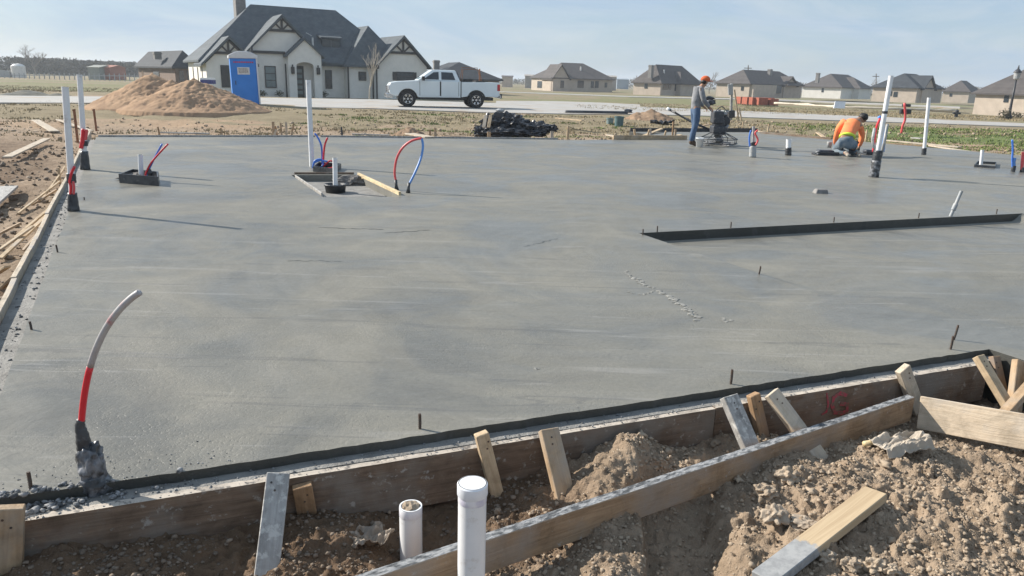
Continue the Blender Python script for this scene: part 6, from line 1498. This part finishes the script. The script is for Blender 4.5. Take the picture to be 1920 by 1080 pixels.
eg = chain('pelvis', 'waist', 'chest', 'upper', 'neck', 'headb', 'head', 'top')+[('headb', 'jaw'), ('head', 'brow'), ('brow', 'nose'), ('head', 'earl'), ('head', 'earr')]
for s, n in ((1, 'l'), (-1, 'r')):
    fx = .12 if s > 0 else 0
    nd['sh'+n] = (L_(.12, s*.17, 1.42), .062); nd['ua'+n] = (L_(.145, s*.215, 1.30), .055); nd['el'+n] = (L_(.19, s*.24, 1.14), .044); nd['fa'+n] = (L_(.29, s*.225, 1.06), .042); nd['wr'+n] = (L_(.37, s*.20, .985), .027)
    eg += chain('upper', 'sh'+n, 'ua'+n, 'el'+n, 'fa'+n, 'wr'+n)
    hand(nd, eg, 'wr'+n, nd['wr'+n][0], Vector((.75, -s*.1, -.55)), Vector((0, s*1.0, .1)), Vector((-.3, 0, -1)), 'h'+n)
    nd['hp'+n] = (L_(.09, s*.09, .86), .100); nd['th'+n] = (L_(.095+fx*.2, s*.10, .68), .082); nd['kn'+n] = (L_(.075+fx*.6, s*.11, .49), .062); nd['ca'+n] = (L_(.03+fx*.8, s*.11, .33), .060); nd['an'+n] = (L_(.0+fx, s*.11, .10), .042); nd['to'+n] = (L_(.12+fx, s*.12, .04), .035)
    eg += chain('pelvis', 'hp'+n, 'th'+n, 'kn'+n, 'ca'+n, 'an'+n, 'to'+n)
skin('body', nd, eg, 'skin', man)
def clothes(nd, parent, shirt, jeans, boot, short=False):
    ks = ['chest', 'pelvis', 'waist', 'upper']+[k+n for n in 'lr' for k in ('sh', 'ua', 'el', 'fa', 'wr')]
    sh = grow(nd, ks, .022); sh['collar'] = (nd['neck'][0].lerp(nd['upper'][0], .45), .066)
    for n in 'lr': sh['wr'+n] = (nd['wr'+n][0], .036)
    d_ = (nd['pelvis'][0]-nd['waist'][0]).normalized(); sh['hem'] = (nd['pelvis'][0]+d_*HEM, (sh['pelvis'][1][0]*.98, sh['pelvis'][1][1]*.98)); sh['pelvis'] = (nd['pelvis'][0], sh['pelvis'][1])
    if short:
        del sh['pelvis']; sh['hem'] = (nd['waist'][0].lerp(nd['pelvis'][0], .30), (.168, .14))
    skin('shirt', sh, (chain('chest', 'waist', 'hem') if short else chain('chest', 'waist', 'pelvis', 'hem'))+chain('chest', 'upper', 'collar')+sum([chain('upper', 'sh'+n, 'ua'+n, 'el'+n, 'fa'+n, 'wr'+n) for n in 'lr'], []), shirt, parent)
    ks = ['pelvis']+[k+n for n in 'lr' for k in ('hp', 'th', 'kn', 'ca', 'an')]
    je = grow(nd, ks, .016)
    for n in 'lr': je['an'+n] = (nd['an'+n][0], .062)
    je['pelvis'] = (nd['pelvis'][0], (nd['pelvis'][1][0]+.008, nd['pelvis'][1][1]+.008)); je['belt'] = (nd['waist'][0].lerp(nd['pelvis'][0], .15 if short else .35), (nd['pelvis'][1][0]+.006, nd['pelvis'][1][1]+.006))
    skin('jeans', je, [('pelvis', 'belt')]+sum([chain('pelvis', 'hp'+n, 'th'+n, 'kn'+n, 'ca'+n, 'an'+n) for n in 'lr'], []), jeans, parent)
    for n in 'lr':
        a, t = nd['an'+n][0], nd['to'+n][0]; d = (t-a); heel = a-d*.35; heel.z = t.z
        b = {'a': (a+Vector((0, 0, .07)), .055), 'b': (a+Vector((0, 0, -.0)), .055), 'c': (a.lerp(t, .5)+Vector((0, 0, -.01)), .046), 'd': (t+d*.35, .038), 'e': (heel+Vector((0, 0, .01)), .038)}
        skin('boot', b, [('b', 'a'), ('b', 'c'), ('c', 'd'), ('b', 'e')], boot, parent)
HEM = .05; clothes(nd, man, 'shirt_grey', 'jeans', 'boot')
mb = MB(); c = L_(.278, 0, 1.665); mb.blob(c, (.118, .108, .085), 1, .03, 3)
hx = T1.to_3x3() @ Vector((1, 0, 0)); p = c+hx*.13+Vector((0, 0, -.045)); mb.blob(p, (.085, .075, .012), 2, .05, 2)
put(mb, 'cap', 'cap_orange', parent=man, smooth=True)
mb = MB(); mb.blob(L_(.235, 0, 1.60), (.075, .098, .07), 6, .06, 3); put(mb, 'hair', 'hair_black', parent=man, smooth=True)
mb = MB(); [mb.blob(L_(.377, s*.032, 1.632), (.010, .012, .008), 3, 0, 2) for s in (-1,)]; put(mb, 'eye', 'hair_black', parent=man)
mb = MB(); [mb.blob(L_(.377, s*.032, 1.632), (.010, .012, .008), 3, 0, 2) for s in (1,)]; put(mb, 'eye', 'hair_black', parent=man)

# --- the kneeling worker, from behind
D0 = 17.75
w_ = W
base = V(1585, 293, 0); kn = empty('person', base, 'kneeling worker in an orange long-sleeved shirt with yellow waistband, seen from behind', 'person')
kx = {'pelvis': (w_(1587, 267, 17.72), (.165, .145)), 'waist': (w_(1589, 253, 17.85), (.165, .13)), 'chest': (w_(1593, 239, 18.05), (.175, .135)), 'upper': (w_(1602, 228, 18.25), (.15, .11)),
      'neck': (w_(1611, 224, 18.36), .06), 'headb': (w_(1615, 223, 18.40), .075), 'head': (w_(1618, 222, 18.44), .10), 'top': (w_(1617, 218, 18.40), .08), 'jaw': (w_(1620, 228, 18.52), .045), 'brow': (w_(1622, 224, 18.52), .04), 'nose': (w_(1623, 228, 18.58), .013),
      'shl': (w_(1579, 231, 18.22), .066), 'ual': (w_(1572, 241, 18.25), .052), 'ell': (w_(1568, 256, 18.30), .042), 'fal': (w_(1566, 266, 18.42), .038), 'wrl': (w_(1568, 273, 18.52), .03),
      'shr': (w_(1613, 236, 18.24), .066), 'uar': (w_(1616, 247, 18.24), .052), 'elr': (w_(1616, 260, 18.22), .044), 'far': (w_(1613, 269, 18.22), .038), 'wrr': (w_(1611, 276, 18.22), .032)}
for n, xk, yk, zk in (('l', 1577, 17.75, 0), ('r', 1597, 17.70, 0)):
    s = -1 if n == 'l' else 1
    kx['hp'+n] = (w_(xk, 271, 17.72), .125); b0 = W(xk+s*2, 287, 17.95); kx['th'+n] = (Vector((b0.x, 18.0, .24)), .105); kx['kn'+n] = (Vector((b0.x+s*.03, 18.20, .09)), .075)
    kx['ca'+n] = (Vector((b0.x, 17.90, .085)), .068); kx['an'+n] = (Vector((b0.x-s*.01, 17.66, .09)), .046); kx['to'+n] = (Vector((b0.x-s*.02, 17.54, .045)), .038)
ek = chain('pelvis', 'waist', 'chest', 'upper', 'neck', 'headb', 'head', 'top')+[('headb', 'jaw'), ('head', 'brow'), ('brow', 'nose')]
for n in 'lr':
    ek += chain('upper', 'sh'+n, 'ua'+n, 'el'+n, 'fa'+n, 'wr'+n)+chain('pelvis', 'hp'+n, 'th'+n, 'kn'+n, 'ca'+n, 'an'+n, 'to'+n)
hand(kx, ek, 'wrr', kx['wrr'][0], Vector((-.1, .25, -.6)), Vector((1, .1, 0)), Vector((-.3, .8, -.2)), 'hr'); hand(kx, ek, 'wrl', kx['wrl'][0], Vector((.1, .3, -.5)), Vector((-1, .1, 0)), Vector((.2, .8, -.2)), 'hl')
skin('body', kx, ek, 'skin', kn)
clothes(kx, kn, 'shirt_orange', 'jeans_dusty', 'boot_dusty', short=True)
mb = MB(); a = kx['pelvis'][0].lerp(kx['waist'][0], .72); T_ = Matrix.Translation(a) @ (kx['waist'][0]-kx['pelvis'][0]).to_track_quat('Z', 'Y').to_matrix().to_4x4()
for i in range(1): mb.lathe([(.198, -.035), (.208, -.02), (.206, .03), (.195, .04)], seg=28, M4=T_ @ Matrix.Diagonal((.86, .74, .7, 1)))
put(mb, 'waistband', 'hi_vis', parent=kn, smooth=True)
mb = MB(); mb.blob(kx['head'][0]+Vector((-.005, -.03, .035)), (.108, .105, .095), 4, .08, 3); put(mb, 'hair', 'hair_black', parent=kn, smooth=True)
mb = MB(); mb.blob(kx['wrr'][0]+Vector((-.01, .02, -.05)), (.042, .04, .065), 5, .15, 3); put(mb, 'glove', 'glove', parent=kn, smooth=True)
# knee board, tools
for (x, y, lx, lb) in ((1549, 291, .26, 'black knee board on the moist slab left of the kneeling worker'), (1637-8, 290, .12, 'small dark tool on the slab right of the kneeling worker')):
    q = V(x, y, 0); root = empty('knee_board', q, lb, 'knee board', 'finishing boards on the slab')
    mb = MB(); mb.box(q.x-lx, q.x+lx, q.y-.12, q.y+.25, .0, .035); mb.box(q.x-lx, q.x+lx, q.y-.12, q.y-.09, .035, .085); put(mb, 'board', 'dark_plastic', parent=root, bev=.01)
    mb = MB(); mb.box(q.x-lx*.7, q.x+lx*.75, q.y+.0, q.y+.2, .036, .115); put(mb, 'pad', 'engine_black', parent=root, bev=.03, bseg=2)
q = V(1532, 291, 0); mb = MB(); mb.blob(q+Vector((0, 0, .05)), (.06, .06, .05), 2, .4, 2); tag(put(mb, 'mortar_lump', 'mortar_top'), 'grey mortar lump at the left end of the black knee board', 'mortar lump')
q = V(1553, 286, .0); q.z = .116; mb = MB(); mb.lathe([(.055, 0), (.062, .14), (.062, .145), (.05, .145)], q, 18); tag(put(mb, 'tin_can', 'pvc_grey', smooth=True), 'small grey can standing on the black knee board', 'can')
q = kx['wrr'][0]; q = Vector((q.x-.06, q.y+.1, 0)); root = empty('hand_trowel', q, 'steel hand trowel held to the slab by the kneeling worker', 'trowel')
mb = MB(); mb.box(q.x-.05, q.x+.07, q.y-.15, q.y+.25, .002, .006); put(mb, 'blade', 'steel', parent=root); mb = MB(); mb.tube([(q.x+.01, q.y-.06, .006), (q.x+.01, q.y-.06, .06), (q.x+.01, q.y+.1, .06), (q.x+.01, q.y+.1, .006)], .012, 8); put(mb, 'handle', 'wood_orange', parent=root)

# --- white bucket
q = V(1311, 276, 0); root = empty('bucket', q, 'small white bucket on the slab at the feet of the standing worker', 'bucket')
mb = MB(); mb.lathe([(.080, 0), (.098, .21), (.104, .21), (.104, .235), (.096, .235), (.090, .21), (.074, .02)], q, 26); put(mb, 'bucket_body', 'white_plastic', parent=root, smooth=True)
mb = MB(); mb.tube([q+Vector((.105*math.cos(a), -.02-.03*math.sin(a), .22-.09*math.sin(a))) for a in [PI*i/8 for i in range(9)]], .004, 6); put(mb, 'handle', 'steel', parent=root)

# --- power trowel
q = V(1345, 272, 0); pt = empty('power_trowel', q, 'walk-behind power trowel with black engine and ring guard beside the standing worker', 'power trowel')
ring = lambda r, z, t, n=32: [(q.x+r*math.cos(2*PI*i/n), q.y+r*math.sin(2*PI*i/n), z) for i in range(n+1)]
mb = MB()
for z in (.06, .17): mb.tube(ring(.50, z, 0), .013, 8, caps=False)
mb.tube(ring(.24, .30, 0), .012, 8, caps=False)
for k in range(8): a = 2*PI*k/8; mb.tube([(q.x+.5*math.cos(a), q.y+.5*math.sin(a), .06), (q.x+.5*math.cos(a), q.y+.5*math.sin(a), .17), (q.x+.24*math.cos(a), q.y+.24*math.sin(a), .30)], .010, 6)
put(mb, 'ring_guard', 'engine_black', parent=pt, smooth=True)
for k in range(4):
    a = .5+PI/2*k; mb = MB(); d = Vector((math.cos(a), math.sin(a), 0)); n_ = Vector((-d.y, d.x, 0)); mb.bar(q+d*.12+UP*.03, q+d*.47+UP*.03, .15, .006, side=n_+UP*.12); mb.bar(q+d*.05+UP*.06, q+d*.45+UP*.055, .03, .03); put(mb, 'blade', 'steel', parent=pt)
mb = MB(); mb.lathe([(.09, .05), (.14, .12), (.14, .20), (.10, .26), (.20, .28), (.20, .31)], q, 20); put(mb, 'gearbox', 'steel', parent=pt)
mb = MB(); mb.box(q.x-.20, q.x+.16, q.y-.2, q.y+.2, .31, .50); mb.box(q.x-.16, q.x+.10, q.y-.16, q.y+.16, .48, .66); put(mb, 'engine', 'engine_black', parent=pt, bev=.03, bseg=2)
mb = MB(); mb.box(q.x-.22, q.x+.05, q.y-.22, q.y+.16, .56, .88); put(mb, 'fuel_tank', 'engine_black', parent=pt, bev=.04, bseg=3)
mb = MB(); mb.tube([(q.x+.12, q.y-.12, .62), (q.x+.12, q.y+.14, .62)], .13, 18); put(mb, 'starter_housing', 'dark_plastic', parent=pt, bev=.01)
mb = MB(); mb.tube([(q.x+.02, q.y, .80), (q.x+.16, q.y, .80), (q.x+.16, q.y, .88)], .06, 14); put(mb, 'air_filter', 'steel', parent=pt, bev=.01)
mb = MB(); mb.tube([(q.x-.05, q.y-.05, .88), (q.x-.05, q.y-.05, .92)], .04, 12); put(mb, 'tank_cap', 'steel', parent=pt)
mb = MB(); mb.tube([(q.x+.14, q.y-.15, .35), (q.x+.17, q.y-.16, .50), (q.x+.20, q.y-.15, .52)], .035, 10); put(mb, 'exhaust', 'steel', parent=pt, smooth=True)
hb = W(1256, 206, q.y+.9); ha = Vector((q.x-.1, q.y+.25, .34)); mid = ha.lerp(hb, .5)
mb = MB(); mb.tube([ha, mid-UP*.03, hb], [.026, .026, .030], 10); mb.tube([ha+Vector((0, .12, .02)), mid+Vector((0, .10, -.01)), hb+Vector((.1, .12, -.04))], .02, 8); mb.tube([hb+Vector((.12, -.22, -.05)), hb+Vector((.12, .28, -.05))], .018, 8); put(mb, 'handle', 'dark_plastic', parent=pt, smooth=True)
mb = MB(); mb.tube([hb, hb+(hb-mid).normalized()*.09], .042, 12); put(mb, 'grip', 'white_plastic', parent=pt, smooth=True)
mb = MB(); a = W(1338, 214, q.y); b_ = W(1352, 200, q.y+.1); c_ = W(1360, 206, q.y+.2); mb.tube(spline([Vector((q.x-.12, q.y, .85)), a+UP*.02, b_, c_, Vector((q.x+.22, q.y+.1, .72))], 4), .012, 8); put(mb, 'lifting_loop', 'engine_black', parent=pt, smooth=True)
mb = MB(); a = W(1322, 196, q.y+.2); b_ = W(1337, 192, q.y+.2); mb.tube([Vector((q.x-.15, q.y+.1, .80)), a, b_], .016, 8); mb.blob(b_-Vector((.06, 0, 0)), (.12, .08, .07), 3, .4, 3, freq=3); mb.blob(W(1330, 184, q.y+.3), (.13, .08, .05), 5, .4, 3, freq=3); put(mb, 'throttle_assembly', 'engine_black', parent=pt, smooth=True)
